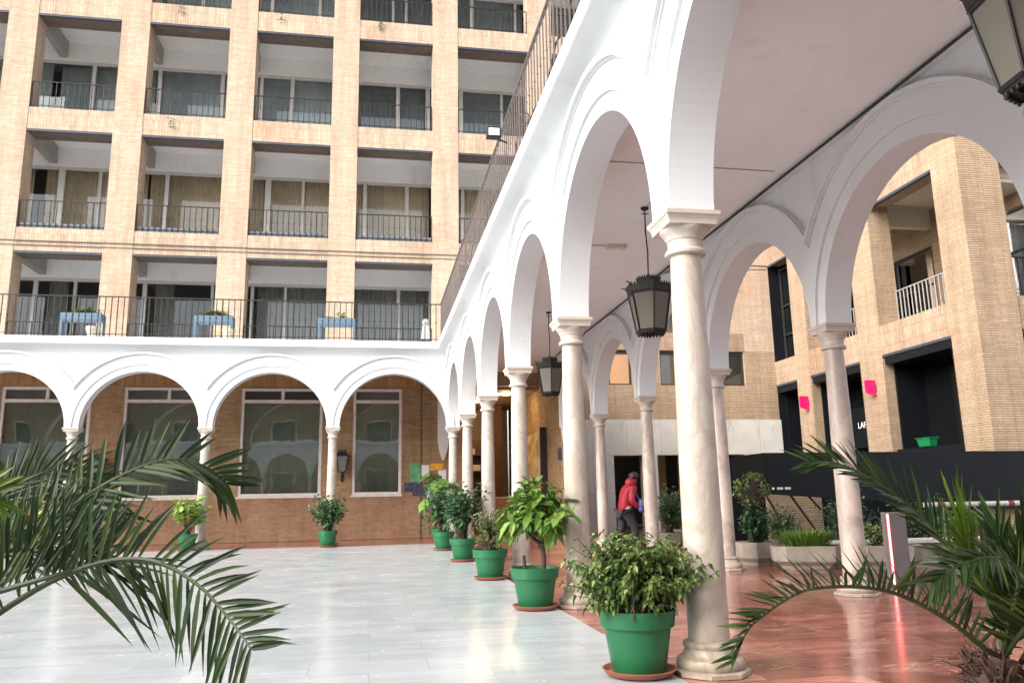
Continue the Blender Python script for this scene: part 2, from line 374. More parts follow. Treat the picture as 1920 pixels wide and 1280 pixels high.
# ------------------------------------------------------------------ ground
def sheet(name, x0, x1, y0, y1, z, mat):
    m = MB(); m.quad((x0, y0, z), (x1, y0, z), (x1, y1, z), (x0, y1, z)); return struct(m.build(name, mat))
sheet('ground', -600, 600, -600, 600, -.03, M['paving'])
YD = 5.07-4*3.29
sheet('gallery_floor', -50, 8.2, -12, 33, -.006, M['floor_r'])
sheet('courtyard_floor', -48, 1.89, YD, 21.2, 0., M['floor_w'])
sheet('pavement', 8.205, 30, -12, 33, -.010, M['paving'])

# ------------------------------------------------------------------ arcade walls
def arcade_mesh(n0, n1, spacing, half=.165, cove=True, ztop=CZ, endpad=.165):
    """arches along +u from column n0 to n1; v = thickness axis (negative = courtyard side); returns MB in (u,v,z)"""
    mb = MB(); r0 = spacing/2-half; zc0, zc1 = 4.90, 5.10
    def off(z):
        if not cove or z <= zc0: return half
        t = min((z-zc0)/(zc1-zc0), 1); return half+.25*(1-math.sqrt(max(1-t*t, 0)))
    us = set()
    for k in range(n0, n1):
        c = (k+.5)*spacing
        for i in range(65): us.add(round(c-r0*math.cos(PI*i/64), 5))
        us.add(round(k*spacing, 5))
    us.add(round(n0*spacing-endpad, 5)); us.add(round(n1*spacing, 5)); us.add(round(n1*spacing+endpad, 5)); us = sorted(us)
    def dist(u):
        k = min(max(math.floor((u-n0*spacing)/spacing), 0), n1-n0-1); return abs(u-(n0+k+.5)*spacing)
    def arc(u, r): d = dist(u); return HC+math.sqrt(max(r*r-d*d, 0))
    zz = [zc0+(zc1-zc0)*i/10 for i in range(11)] if cove else [ztop]
    for ua, ub in zip(us, us[1:]):
        za, zb_ = arc(ua, r0), arc(ub, r0)
        fa = [(-half, za)]+[(-off(z), z) for z in zz]; fb = [(-half, zb_)]+[(-off(z), z) for z in zz]
        for i in range(len(fa)-1):
            mb.quad((ua, fa[i][0], fa[i][1]), (ub, fb[i][0], fb[i][1]), (ub, fb[i+1][0], fb[i+1][1]), (ua, fa[i+1][0], fa[i+1][1]))
        mb.quad((ua, half, za), (ua, half, ztop), (ub, half, ztop), (ub, half, zb_))
        mb.quad((ua, -half, za), (ua, half, za), (ub, half, zb_), (ub, -half, zb_))
    for uu in (us[0], us[-1]): mb.quad((uu, -half, HC), (uu, half, HC), (uu, half, ztop), (uu, -half, ztop))
    # moulded archivolts: a flat middle band and a proud outer hood
    for (ri, ro, dp) in ((r0+.165, r0+.455, .030), (r0+.415, r0+.435, .052), (r0+.435, r0+.49, .088), (r0+.49, r0+.505, .05)):
        vs = sorted(set([round(n0*spacing+i*spacing*(n1-n0)/(96*(n1-n0)), 5) for i in range(96*(n1-n0)+1)]))
        for ua, ub in zip(vs, vs[1:]):
            # evaluate inside the bay of this strip
            mid = (ua+ub)/2; k = min(max(math.floor((mid-n0*spacing)/spacing), 0), n1-n0-1); c = (n0+k+.5)*spacing
            def A_(u, r): d = abs(u-c); return min(HC+.003+math.sqrt(max(r*r-d*d, 0)), ztop-.0005)
            ia, ib, oa, ob_ = A_(ua, ri), A_(ub, ri), A_(ua, ro), A_(ub, ro)
            for sg in (-1, 1):
                v0, v1 = sg*(half-.01), sg*(half+dp)
                mb.quad((ua, v1, ia), (ub, v1, ib), (ub, v1, ob_), (ua, v1, oa))
                mb.quad((ua, v0, ia), (ub, v0, ib), (ub, v1, ib), (ua, v1, ia))
                mb.quad((ua, v0, oa), (ub, v0, ob_), (ub, v1, ob_), (ua, v1, oa))
    return mb
def remap(mb, f):
    mb.v = [f(*p) for p in mb.v]; return mb
def column_profile():
    return [(.20, 0.028), (.213, .045), (.216, .068), (.205, .092), (.18, .104), (.168, .115), (.160, .14), (.158, .152), (.165, .160), (.168, .178), (.158, .19), (.140, .197)]
SH = [(.131, .195), (.130, .6), (.128, 1.1), (.124, 1.6), (.118, 2.1), (.111, 2.5), (.106, 2.742)]
CAP = [(.115, 2.74), (.138, 2.748), (.142, 2.765), (.134, 2.78), (.119, 2.787), (.117, 2.80), (.119, 2.845), (.128, 2.852), (.13, 2.865), (.142, 2.885), (.158, 2.905), (.168, 2.92), (.170, 2.934)]
def proto_column(mat):
    root = empty('column')
    m = MB(); m.lathe(0, 0, SH, 40); m.build('shaft', mat, root, smooth=True)
    m = MB(); m.lathe(0, 0, CAP, 40)
    a = [(.172, 2.934), (.172, 2.945), (.176, 2.965), (.188, 2.99), (.196, 2.998), (.196, 3.028)]
    for (h0, z0), (h1, z1) in zip(a, a[1:]):
        m.hexa([(-h0, -h0, z0), (h0, -h0, z0), (h0, h0, z0), (-h0, h0, z0), (-h1, -h1, z1), (h1, -h1, z1), (h1, h1, z1), (-h1, h1, z1)])
    m.build('capital', M['capital'], root, smooth=True)
    m = MB(); m.lathe(0, 0, column_profile(), 40)
    o = [(.25, -.002), (.25, .022), (.235, .03)]
    for (ra, za), (rb, zb) in zip(o, o[1:]):
        n = len(m.v); m.lathe(0, 0, [(ra, za), (rb, zb)], 8)
    m.build('base', mat, root, smooth=True)
    return root
col_w = proto_column(M['column']); col_p = proto_column(M['column_pink'])
used = {'w': False, 'p': False}
def place_col(x, y, parent, kind='w'):
    src = col_w if kind == 'w' else col_p
    # a column is a part of its arcade: flatten to arcade > column(shaft) > capital, base
    sh = [c for c in src.children if c.name.startswith('shaft')][0]
    cp = [c for c in src.children if c.name.startswith('capital')][0]; ba = [c for c in src.children if c.name.startswith('base')][0]
    s = bpy.data.objects.new('column', sh.data); C.objects.link(s); s.parent = parent; s.location = (x, y, 0)
    c = bpy.data.objects.new('capital', cp.data); C.objects.link(c); c.parent = s
    b = bpy.data.objects.new('base', ba.data); C.objects.link(b); b.parent = s; b.rotation_euler.z = PI/8
    return s
def cornice(pts_f, u0, u1):
    """fascia swept along u at outward offset; profile (v,z)"""
    mb = MB(); pr = [(-.385, 5.095), (-.43, 5.10), (-.447, 5.115), (-.447, 5.27), (-.44, 5.292), (-.42, 5.298), (.2, 5.298), (.2, 5.095)]
    for (va, za), (vb, zb) in zip(pr, pr[1:]+pr[:1]):
        mb.quad(pts_f(u0, va, za), pts_f(u1, va, za), pts_f(u1, vb, zb), pts_f(u0, vb, zb))
    return mb
# right-hand courtyard arcade (columns A), running away from the camera
arcA = empty('arcade', (0, 0, 0)); tag(arcA, 'long white arcade receding along the right side of the courtyard, nearest the green pots', 'arcade')
K0 = -4
fA = lambda u, v, z: (XA+v, Y0+u, z)
remap(arcade_mesh(K0, 5, S), fA).build('arch_wall', M['plaster'], arcA, smooth=True)
cornice(fA, K0*S-.4, 5*S-.03).build('cornice', M['plaster'], arcA, smooth=False)
for k in range(K0, 6): place_col(XA, Y0+S*k, arcA)
# inner arcade (columns B)
arcB = empty('arcade'); tag(arcB, 'inner white arcade on pink veined columns between the gallery and the planters', 'arcade')
fB = lambda u, v, z: (XB+v, Y0+u, z)
remap(arcade_mesh(K0, 5, S, cove=False, ztop=5.010), fB).build('arch_wall', M['plaster'], arcB, smooth=True)
for k in range(K0, 5): place_col(XB, Y0+S*k, arcB, 'p')
m = MB(); m.box(XB-.266, XB-.247, Y0+K0*S, YB, 5.011, 5.036); m.build('ceiling_gap_shade', M['cable'], arcB)  # dark strip stands in for the shadowed gap below the ceiling
m = MB(); m.box(XB-.246, XB-.10, Y0+K0*S, YB, 5.012, 5.045); m.build('soffit_strip', M['plaster'], arcB)
# back arcade
arcC = empty('arcade'); tag(arcC, 'white arcade across the back of the courtyard in front of the tall ground-floor windows', 'arcade')
SB = 3.18
fC = lambda u, v, z: (XA-u, YB+v, z)
mbC = remap(arcade_mesh(0, 5, SB), fC); mbC.build('arch_wall', M['plaster'], arcC, smooth=True)
cornice(fC, .03, 5*SB+.4).build('cornice', M['plaster'], arcC)
for k in range(1, 6): place_col(XA-SB*k, YB, arcC)
arcD = empty('arcade'); tag(arcD, 'white arcade closing the courtyard behind the viewer, mirrored in the tall windows', 'arcade')
YD = Y0+K0*S
fD = lambda u, v, z: (XA-u, YD-v, z)
mbD = remap(arcade_mesh(0, 11, SB), fD); mbD.build('arch_wall', M['plaster'], arcD, smooth=True)
cornice(fD, .03, 11*SB+.4).build('cornice', M['plaster'], arcD)
for k in range(1, 12): place_col(XA-SB*k, YD, arcD)
for o in (col_w, col_p):
    for c in list(o.children): bpy.data.objects.remove(c)
    bpy.data.objects.remove(o)
# cross arches of the two corner bays landing on wall corbels
def cross_arch(x, y0, y1, name_lab, par, yc_end):
    mb = MB(); L = y1-y0; c = (y0+y1)/2; r = L/2-.16; hw = .165; n = 32
    ys = [y0+.05]+[c-r*math.cos(PI*i/n) for i in range(n+1)]+[y1]
    def zz(y): return HC+math.sqrt(max(r*r-(y-c)**2, 0)) if abs(y-c) < r else HC
    for a, b in zip(ys, ys[1:]):
        za, zb = zz(a), zz(b)
        mb.quad((x-hw, a, za), (x-hw, b, zb), (x-hw, b, CZ), (x-hw, a, CZ)); mb.quad((x+hw, a, za), (x+hw, a, CZ), (x+hw, b, CZ), (x+hw, b, zb))
        mb.quad((x-hw, a, za), (x+hw, a, za), (x+hw, b, zb), (x-hw, b, zb))
    mb.build('cross_arch', M['plaster'], par, smooth=True)
    mb = MB(); st = [(.17, .34, 3.03), (.17, .30, 2.95), (.15, .24, 2.8), (.12, .16, 2.6), (.07, .08, 2.42), (.02, .02, 2.3)]
    for (wa, da, za), (wb, db, zb) in zip(st, st[1:]):
        mb.hexa([(x-wb, y1-db, zb), (x+wb, y1-db, zb), (x+wb, y1, zb), (x-wb, y1, zb), (x-wa, y1-da, za), (x+wa, y1-da, za), (x+wa, y1, za), (x-wa, y1, za)])
    mb.build('corbel', M['plaster'], par, smooth=False)
cross_arch(XA, YB, YF-.003, '', arcC, 0)
# corbel where the inner arcade lands on the lobby wall
mb = MB(); st = [(.165, .30, 3.03), (.15, .26, 2.85), (.12, .16, 2.6), (.07, .08, 2.42), (.02, .02, 2.3)]
for (wa, da, za), (wb, db, zb) in zip(st, st[1:]):
    y1 = YB-.003
    mb.hexa([(XB-wb, y1-db, zb), (XB+wb, y1-db, zb), (XB+wb, y1, zb), (XB-wb, y1, zb), (XB-wa, y1-da, za), (XB+wa, y1-da, za), (XB+wa, y1, za), (XB-wa, y1, za)])
mb.build('corbel', M['plaster'], arcB)

# gallery ceiling + terrace slab
m = MB(); m.box(XA+.2, XB+.42, Y0+K0*S-.4, YF-.01, CZ, TZ-.004); m.box(XL-3, XA+.2, YB+.2, YF-.01, CZ, TZ-.004)
o = struct(m.build('ceiling', M['ceil']))
m = MB(); m.box(XB+.1, XB+.5, Y0+K0*S-.4, YF-.01, 5.0, CZ+.1)
m.build('parapet', M['plaster'], arcB)

# ------------------------------------------------------------------ railings
def railing(name, parent, pts, z0, h, spacing=.155, knot=True, mat=None, rb=.0075, close_bottom=True):
    mat = mat or M['iron']; bars = MB(); rails = MB()
    for (a, b) in zip(pts, pts[1:]):
        a = Vector(a); b = Vector(b); L = (b-a).length; d = (b-a)/L; nrm = Vector((-d.y, d.x))
        n = max(int(L/spacing), 1)
        for i in range(n+1):
            p = a+d*(L*i/n); big = (i % 12 == 0); r = rb*(1.5 if big else 1)
            ex = d*r; ey = nrm*r
            bars.hexa([(*(p-ex-ey), z0), (*(p+ex-ey), z0), (*(p+ex+ey), z0), (*(p-ex+ey), z0), (*(p-ex-ey), z0+h), (*(p+ex-ey), z0+h), (*(p+ex+ey), z0+h), (*(p-ex+ey), z0+h)])
            if knot:
                k = rb*2.6; zc = z0+h*.52; n0 = len(bars.v)
                for q in ((k, 0, 0), (0, k, 0), (-k, 0, 0), (0, -k, 0)): bars.v.append((p.x+q[0], p.y+q[1], zc))
                bars.v += [(p.x, p.y, zc+k*1.2), (p.x, p.y, zc-k*1.2)]
                for j in range(4): bars.f.append((n0+j, n0+(j+1) % 4, n0+4)); bars.f.append((n0+(j+1) % 4, n0+j, n0+5))
        for zz, hh, ww in ((z0+h, .022, .02), (z0+.07, .014, .012)):
            ex = d*.01; ey = nrm*ww
            rails.hexa([(*(a-ex-ey), zz), (*(b+ex-ey), zz), (*(b+ex+ey), zz), (*(a-ex+ey), zz), (*(a-ex-ey), zz+hh), (*(b+ex-ey), zz+hh), (*(b+ex+ey), zz+hh), (*(a-ex+ey), zz+hh)])
    r = rails.build(name, mat, parent); bars.build('bars', mat, r); return r
t = empty('terrace_railing', (XA-.36, YB-.36, TZ)); t.location = (0, 0, 0)
tag(t, 'wrought iron railing with knotted bars along the terrace edge above both white arcades', 'railing')
railing('handrail', t, [(XL-1, YB-.34), (XA-.34, YB-.34)], TZ, 1.04, .15, rb=.010)
railing('handrail', t, [(XA-.36, YB-.36), (XA-.36, Y0+K0*S)], TZ, 1.04, .165, mat=M['iron_warm'], rb=.007)
m = MB(); m.tube([(XA-.345, 6.2+i*.35, 5.42+.32*(.5+.5*math.sin(i*.9))+.1*math.sin(i*2.3)) for i in range(42)], .012, 5)
tag(m.build('cable', M['cable']), 'dark cable looping along the bars of the terrace railing above the near arcade', 'cable')

# ------------------------------------------------------------------ main hotel building
hotel = empty('hotel_building', (0, 0, 0)); tag(hotel, 'pale brick hotel block with rows of deep white-ceilinged balconies at the back of the courtyard', 'building')
PX, XO, W = 3.3054, -10.5625, 2.4575
ZROWS = [(5.30, 8.57, 6.4), (9.29, 12.45, 10.14), (13.16, 16.35, 14.02), (17.04, 20.24, 17.9)]
IMIN, IMAX = -2, 6
ZT = 21.4
def P(i): return XO+PX*i
D = .68; YW = 27.4
mb = MB()
for i in range(IMIN, IMAX+2):
    x1 = P(i)-.0; x0 = P(i)-(PX-W) if i <= IMAX else P(i)-(PX-W)
    if i == IMAX+1: x1 = 13.43
    z0 = 5.062 if i <= 4 else 5.842
    if i == 5: x0 += .0
    mb.box(x0, x1, YF, YF+D, z0, ZT)
mb.build('wall', M['brick'], hotel)
mb = MB(); lint = MB(); sof = MB(); sills = MB()
for i in range(IMIN, IMAX+1):
    a, b = P(i), P(i)+W
    zs = [(ZROWS[r][1], ZROWS[r+1][0]) for r in range(3)]+[(ZROWS[3][1], ZT)]
    for (z0, z1) in zs:
        s = MB(); s.box(a, b, YF+.014, YF+D-.02, z0, z1); s.build('spandrel', M['soldier'], hotel)
        l = MB(); l.box(a+.002, b-.002, YF+.006, YF+.10, z0-.075, z0-.002); l.box(a+.002, b-.002, YF+.10, YF+D, z0-.03, z0-.002); q = l.build('lintel', M['steel'], hotel)
        l = MB(); l.box(a+.004, b-.004, YF+.10, YF+D+.02, z0-.05, z0-.031); l.build('soffit', M['soffit'], q)
# string course cables across the facade
mb = MB(); mb.box(P(IMIN), 13.4, YF-.025, YF+.012, 8.86, 8.885); mb.box(P(IMIN), 13.4, YF-.02, YF+.012, 8.73, 8.745); mb.build('string_course', M['soffit'], hotel)
# loggia floors/ceilings, cross beams
for r, (z0, z1, zr) in enumerate(ZROWS):
    c = MB(); c.box(P(IMIN)-1, 13.43, YF+D-.018, YW+.2, z1+.6, z1+.68)
    c.build('balcony_ceiling', M['peel'] if r == 0 else M['loggia_ceil'], hotel)
    c = MB(); c.box(P(IMIN)-1, 13.43, YF+D+.001, YW+.2, z0-.1, z0-.012); c.build('balcony_floor', M['pale_floor'], hotel)
    for i in range(IMIN, IMAX+2):
        c = MB(); x1 = P(i)-.07; c.box(x1-.22 if i == 0 else x1-.42, x1 if i == 0 else x1-.2, YF+D+.001, YW-.07, z1+.001, z1+.599); c.build('cross_beam', M['concrete'], hotel)
# outer end walls, inner back wall
c = MB(); c.box(P(IMIN)-1.0, P(IMIN)-.86, YF+.01, 31, 0, ZT); c.box(P(IMIN)-1, 13.43, 30.4, 30.6, 5.3, ZT); c.build('room_wall', M['room'], hotel)
for r in range(4):
    c = MB(); c.box(P(IMIN)-.8, 13.4, YW+.22, 30.39, ZROWS[r][0]-.2, ZROWS[r][0]-.05); c.box(P(IMIN)-.8, 13.4, YW+.22, 30.39, ZROWS[r][1]+.02, ZROWS[r][1]+.1); c.build('room_floor', M['room'], hotel)
c = MB(); c.box(P(IMIN)-1.2, 13.6, YF-.05, 31, ZT, ZT+.25); c.build('roof', M['concrete'], hotel)
# glazing behind the balconies
MUL = {0: [(-13.2, .1), (-10.92, .13), (-9.72, .09), (-7.57, .13), (-5.42, .09), (-4.12, .1), (-3.03, .09), (-1.2, .1), (.81, .12), (1.92, .1), (4.2, .1), (5.9, .1), (8.2, .1), (10.2, .1), (12, .1)],
       1: [(-13.4, .1), (-10.45, .2), (-9.24, .1), (-7.1, .13), (-5.0, .1), (-3.75, .2), (-2.56, .1), (-.41, .12), (1.08, .14), (3.1, .12), (4.2, .1), (6.4, .1), (8.6, .1), (10.6, .1), (12.3, .1)],
       2: [(-13.0, .1), (-10.95, .26), (-9.74, .12), (-7.58, .13), (-5.47, .13), (-4.13, .12), (-3.06, .14), (-1.0, .1), (.72, .14), (1.82, .16), (3.06, .14), (4.6, .1), (7, .1), (9.5, .1), (12, .1)],
       3: [(-12.6, .1), (-10.3, .1), (-8.6, .1), (-6.3, .12), (-3.9, .14), (-2.2, .14), (.5, .1), (1.0, .1), (3.5, .14), (5.2, .1), (8, .1), (10, .1), (12, .1)]}
def wave_sheet(x0, x1, y, z0, z1, amp=.03, per=.16):
    mb = MB(); n = max(int((x1-x0)/per*5), 2); pr = None
    for i in range(n+1):
        x = x0+(x1-x0)*i/n; yy = y+amp*math.sin(2*PI*(x-x0)/per)+amp*.4*math.sin(x*11)
        if pr: mb.quad((pr[0], pr[1], z0), (x, yy, z0), (x, yy, z1), (pr[0], pr[1], z1))
        pr = (x, yy)
    return mb
for r, (z0, z1, zr) in enumerate(ZROWS):
    zh = z1-.09
    for i in range(IMIN, IMAX+1):
        a, b = P(i)-.43, min(P(i)+PX-.43, 13.4)
        f = MB(); f.box(a, b, YW-.05, YW+.06, zh, z1+.62); f.build('window_header', M['loggia_ceil'], hotel)
        f = MB(); f.box(a+.002, b-.002, YW-.04, YW+.05, zh-.11, zh-.001); f.box(a, b, YW-.04, YW+.05, z0-.01, z0+.12)
        for (x, w) in MUL[r]:
            if a+w/2 < x < b-w/2: f.box(x-w/2, x+w/2, YW-.055, YW+.055, z0+.12, zh-.11)
        w_o = f.build('window', M['frame'], hotel)
        g = MB(); g.quad((a, YW, z0+.1), (b, YW, z0+.1), (b, YW, zh-.1), (a, YW, zh-.1)); g.build('pane', M['glass'], w_o)
        if r == 1:
            x0, x1 = a+.03, b-.05
            cu = wave_sheet(x0, x1 if i % 2 == 0 else x1-.3, YW+.09, z0, zh, .025, .15); cu.build('curtain', M['curtain'], w_o)
        elif r == 0:
            cu = wave_sheet(a+.4, a+1.0 if i < 2 else b-.3, YW+.22, z0, zh, .03, .16); cu.build('curtain', M['curtain_grey'] , w_o)
        elif r >= 2:
            cu = wave_sheet(a+.1, b-.1, YW+(.09 if i % 3 else .3), z0, zh, .012, .3); cu.build('curtain', M['teal_pane_tone'] if i < 3 else M['slate_pane_tone'], w_o)  # sheets added behind the panes to give the glass its reflected tone
    # balcony railings
    for i in range(IMIN, IMAX+1):
        a, b = P(i), P(i)+W
        if r == 0 and i >= 5: continue
        yy = YF+.06
        zb = z0 if r != 0 else TZ
        railing('balcony_railing', hotel, [(a+.03, yy), (b-.03, yy)], zb+.01, (zr-zb), .17 if r else .2, r != 0, rb=.011)
        if r == 1:
            s = MB(); s.box(a+.003, b-.003, YF+.08, YF+D, z0-.01, z0+.17); s.build('sill', M['sill'], hotel)
# ground-floor wall with four tall windows, lobby opening and travertine entrance
wins = [(-13.9, -11.45, 1.285, 4.51), (-10.45, -8.05, 1.285, 4.51), (-7.17, -4.70, 1.285, 4.51), (-3.88, -1.50, 1.285, 4.50), (-.60, .88, 1.285, 4.50)]
LX0, LX1 = 2.95, 5.28
gl = MB()
xs = P(IMIN)-1
for (a, b, z0, z1) in wins:
    gl.box(xs, a, YF, YF+.4, 1.28, 4.52); gl.build('brick_pier', M['brick_low'], hotel); gl = MB(); xs = b
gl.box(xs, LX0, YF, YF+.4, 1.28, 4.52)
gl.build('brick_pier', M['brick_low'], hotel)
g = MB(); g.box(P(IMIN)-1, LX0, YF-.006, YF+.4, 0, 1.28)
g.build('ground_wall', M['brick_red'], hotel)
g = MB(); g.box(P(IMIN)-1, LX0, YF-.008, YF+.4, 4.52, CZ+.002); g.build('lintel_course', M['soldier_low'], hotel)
for n_, (a, b, z0, z1) in enumerate(wins):
    f = MB(); fw = .09; y0, y1 = YF+.02, YF+.12
    f.box(a, a+fw, y0, y1, z0, z1); f.box(b-fw, b, y0, y1, z0, z1); f.box(a+fw, b-fw, y0, y1, z0, z0+fw); f.box(a+fw, b-fw, y0, y1, z1-fw, z1); f.box(a+fw, b-fw, y0, y1, 4.05, 4.15)
    if n_ != 4: f.box((a+b)/2-.045, (a+b)/2+.045, y0, y1, 4.15, z1-fw)
    wo = bevel(f.build('window', M['frame_warm'], hotel), .004, 1)
    q = MB(); q.quad((a+fw, YF+.075, z0+fw), (b-fw, YF+.075, z0+fw), (b-fw, YF+.075, z1-fw), (a+fw, YF+.075, z1-fw)); q.build('pane', M['glass_low'], wo)
    q = MB(); q.quad((a, YF+.30, z0), (b, YF+.30, z0), (b, YF+.30, 4.08), (a, YF+.30, 4.08)); q.build('blind', M['blind'], wo)
    q = MB(); q.quad((a, YF+.34, 4.08), (b, YF+.34, 4.08), (b, YF+.34, z1), (a, YF+.34, z1)); q.build('blind', M['frame_dark'] if n_ in (3,) else M['curtain_grey'], wo)
    q = MB(); q.box(a-.03, b+.03, YF-.04, YF+.02, z0-.05, z0+.002); q.build('sill', M['frame_warm'], wo)
# upper-right facade between gallery terrace and travertine (right part of the back wall)
g = MB()
holes = [(7.55, 8.35), (9.32, 10.25), (10.35, 11.2), (11.3, 12.31)]
g.box(5.6, 13.43, YF, YF+.4, 3.54, 4.68); xs = 5.6
for a, b in holes: g.box(xs, a, YF, YF+.4, 4.68, 5.84); xs = b
g.box(xs, 13.43, YF, YF+.4, 4.68, 5.84)
g.box(P(4)+W+.001, 13.43, YF+.001, YF+.38, 5.84, 6.44)
g.build('entrance_wall', M['brick_side'], hotel)
g = MB(); g.box(7.5, 12.35, YF-.006, YF+.3, 5.86, 6.45); g.build('lintel_course', M['soldier_side'], hotel)
for i, (a, b) in enumerate(holes):
    f = MB(); y0, y1 = YF+.1, YF+.18
    f.box(a, a+.06, y0, y1, 4.68, 5.84); f.box(b-.06, b, y0, y1, 4.68, 5.84); f.box(a+.06, b-.06, y0, y1, 5.72, 5.84); f.box(a+.06, b-.06, y0, y1, 4.68, 4.73)
    wo = f.build('window', M['frame_dark'], hotel)
    q = MB(); q.quad((a, YF+.15, 4.7), (b, YF+.15, 4.7), (b, YF+.15, 5.8), (a, YF+.15, 5.8)); q.build('pane', M['glass_low'], wo)
    q = MB(); q.quad((a, YF+.3, 4.7), (b, YF+.3, 4.7), (b, YF+.3, 5.8), (a, YF+.3, 5.8)); q.build('blind', (M['orange'], M['ochre_pane'], M['ochre_pane'], M['grey_pane'])[i], wo)
# travertine cladding with portals
g = MB()
segs = [(5.6, 7.59), (8.60, 9.05), (11.58-.0, 11.62), (12.07, 13.46)]
g.box(5.6, 13.46, YF-.03, YF+.42, 2.40, 3.54)
for a, b in ((5.6, 7.59), (8.60, 9.05), (12.07, 13.46)): g.box(a, b, YF-.03, YF+.42, 0, 2.398)
g.box(10.2, 10.5, YF+.9, YF+1.2, 0, 2.398)
g.build('cladding', M['travertine'], hotel)
g = MB(); g.box(5.62, 13.4, YF+.43, 31, 2.6, 2.7); g.box(13.3, 13.42, YF+.43, 31, 0, 2.6); g.box(5.62, 13.4, 31, 31.1, 0, 2.6); g.build('entrance_hall', M['room'], hotel)
g = MB(); g.box(10.9, 11.3, 27.5, 27.7, 0, 2.5); g.box(9.9, 10.2, 27.0, 27.2, 0, 2.5); g.build('entrance_post', M['ochre_pane'], hotel)
g = MB(); g.box(7.2, 8.2, 30.8, 30.95, .1, 2.5); g.build('entrance_door', M['orange'], hotel)
# lobby: side wall, ceiling, back
lw = MB(); lw.box(XB-.02, XB+.3, YB, 31, 0, CZ); lw.build('lobby_wall', M['brick_low'], hotel)
lb = MB(); lb.box(.9, XB-.03, YF+.42, 31.2, 4.55, 4.7); lb.build('lobby_ceiling', M['lobby_wall'], hotel)
lb = MB(); lb.box(.7, XB-.03, 31.2, 31.4, 0, 4.6); lb.box(.7, .88, YF+.42, 31.2, 0, 4.6); lb.box(LX0-.25, LX0, YF+.41, YF+.5, 0, 4.55); lb.build('lobby_partition', M['lobby_wall'], hotel)
lb = MB(); lb.box(LX0, XB-.03, YF-.005, YF+.41, 4.62, CZ+.001); lb.build('lobby_lintel', M['lobby_wall'], hotel)
lb = MB(); lb.box(4.35, 4.75, 29.3, 30.6, 0, 4.54); lb.box(2.4, 3.3, 30.4, 31.1, 0, 4.54); lb.build('lobby_pillar', M['wood_d'], hotel)
sheet('lobby_floor', .9, XB-.03, YF+.02, 31.2, .004, M['lobby_floor'])
def desk(x0, x1, y0, y1, h, lab):
    r = empty('reception_desk', ((x0+x1)/2, (y0+y1)/2, 0)); cx, cy = r.location.x, r.location.y
    m = MB(); m.box(x0-cx, x1-cx, y0-cy, y1-cy, .008, h); m.build('desk_front', M['wood'], r)
    m = MB(); m.box(x0-cx-.06, x1-cx+.04, y0-cy-.06, y1-cy+.04, h, h+.05); m.build('desk_top', M['cream'], r)
    tag(r, lab, 'reception desk')
desk(3.55, 5.1, 26.2, 27.0, 1.12, 'warm wooden reception desk with a pale top inside the lit lobby')
# lobby furniture: shelf with white things
r = empty('shelf_unit', (3.7, 29.8, 0)); tag(r, 'tall dark shelf unit with white boxes beyond the reception desk', 'shelf')
m = MB(); m.box(-.45, .45, .2, .25, 0.006, 3.3); m.box(-.45, -.4, -.2, .2, .006, 3.3); m.box(.4, .45, -.2, .2, .006, 3.3); m.build('frame', M['wood_d'], r)
for z in (.7, 1.5, 2.1, 2.7): m = MB(); m.box(-.4, .4, -.2, .2, z, z+.04); m.build('shelf', M['wood_d'], r)
for z, x in ((1.54, -.2), (2.14, .1), (2.74, -.1)): m = MB(); m.box(x-.15, x+.17, -.18, .1, z+.004, z+.22); tag(bevel(m.build('storage_box', M['white'], None, (3.7, 29.8, 0)), .01), {1.54: 'white box on the lowest filled shelf of the dark lobby unit', 2.14: 'white box on the middle filled shelf of the dark lobby unit', 2.74: 'white box on the highest filled shelf of the dark lobby unit'}[z], 'box')
# lobby ceiling lamps
def ceiling_lamp(x, y, z, lab, w=.22, p=25):
    r = empty('ceiling_lamp', (x, y, z)); tag(r, lab, 'lamp', 'ceiling lamps glowing in the lobby')
    m = MB(); m.lathe(0, 0, [(w+.03, -.02), (w+.03, 0)], 20); m.build('rim', M['white'], r)
    m = MB(); m.lathe(0, 0, [(w*.6, -.05), (w, -.03), (w, -.021)], 20); m.build('diffuser', M['glow'], r, smooth=True)
    l = bpy.data.lights.new('lamp_light', 'POINT'); l.energy = p; l.color = (1, .7, .38); l.shadow_soft_size = .15
    lo = bpy.data.objects.new('lamp_light', l); C.objects.link(lo); lo.parent = r; lo.location = (0, 0, -.25)
ceiling_lamp(4.35, 25.9, 4.548, 'wide glowing ceiling lamp nearest the lobby entrance', .3, 12)
ceiling_lamp(3.6, 28.0, 4.548, 'glowing ceiling lamp above the middle of the lobby', .2, 12)
ceiling_lamp(2.9, 29.6, 4.548, 'glowing ceiling lamp deep in the lobby', .2, 12)
ceiling_lamp(2.2, 27.2, 4.548, 'glowing ceiling lamp at the left end of the lobby', .18, 16)
# spotlight on the relief wall
l = bpy.data.lights.new('wall_spot', 'SPOT'); l.energy = 8; l.color = (1, .62, .12); l.spot_size = 1.5; l.spot_blend = .8; l.shadow_soft_size = .05
lo = bpy.data.objects.new('wall_spot', l); C.objects.link(lo); lo.location = (4.75, 25.2, 4.45); lo.rotation_euler = Vector((.55, .5, -1.1)).to_track_quat('-Z', 'Y').to_euler(); lo.parent = hotel
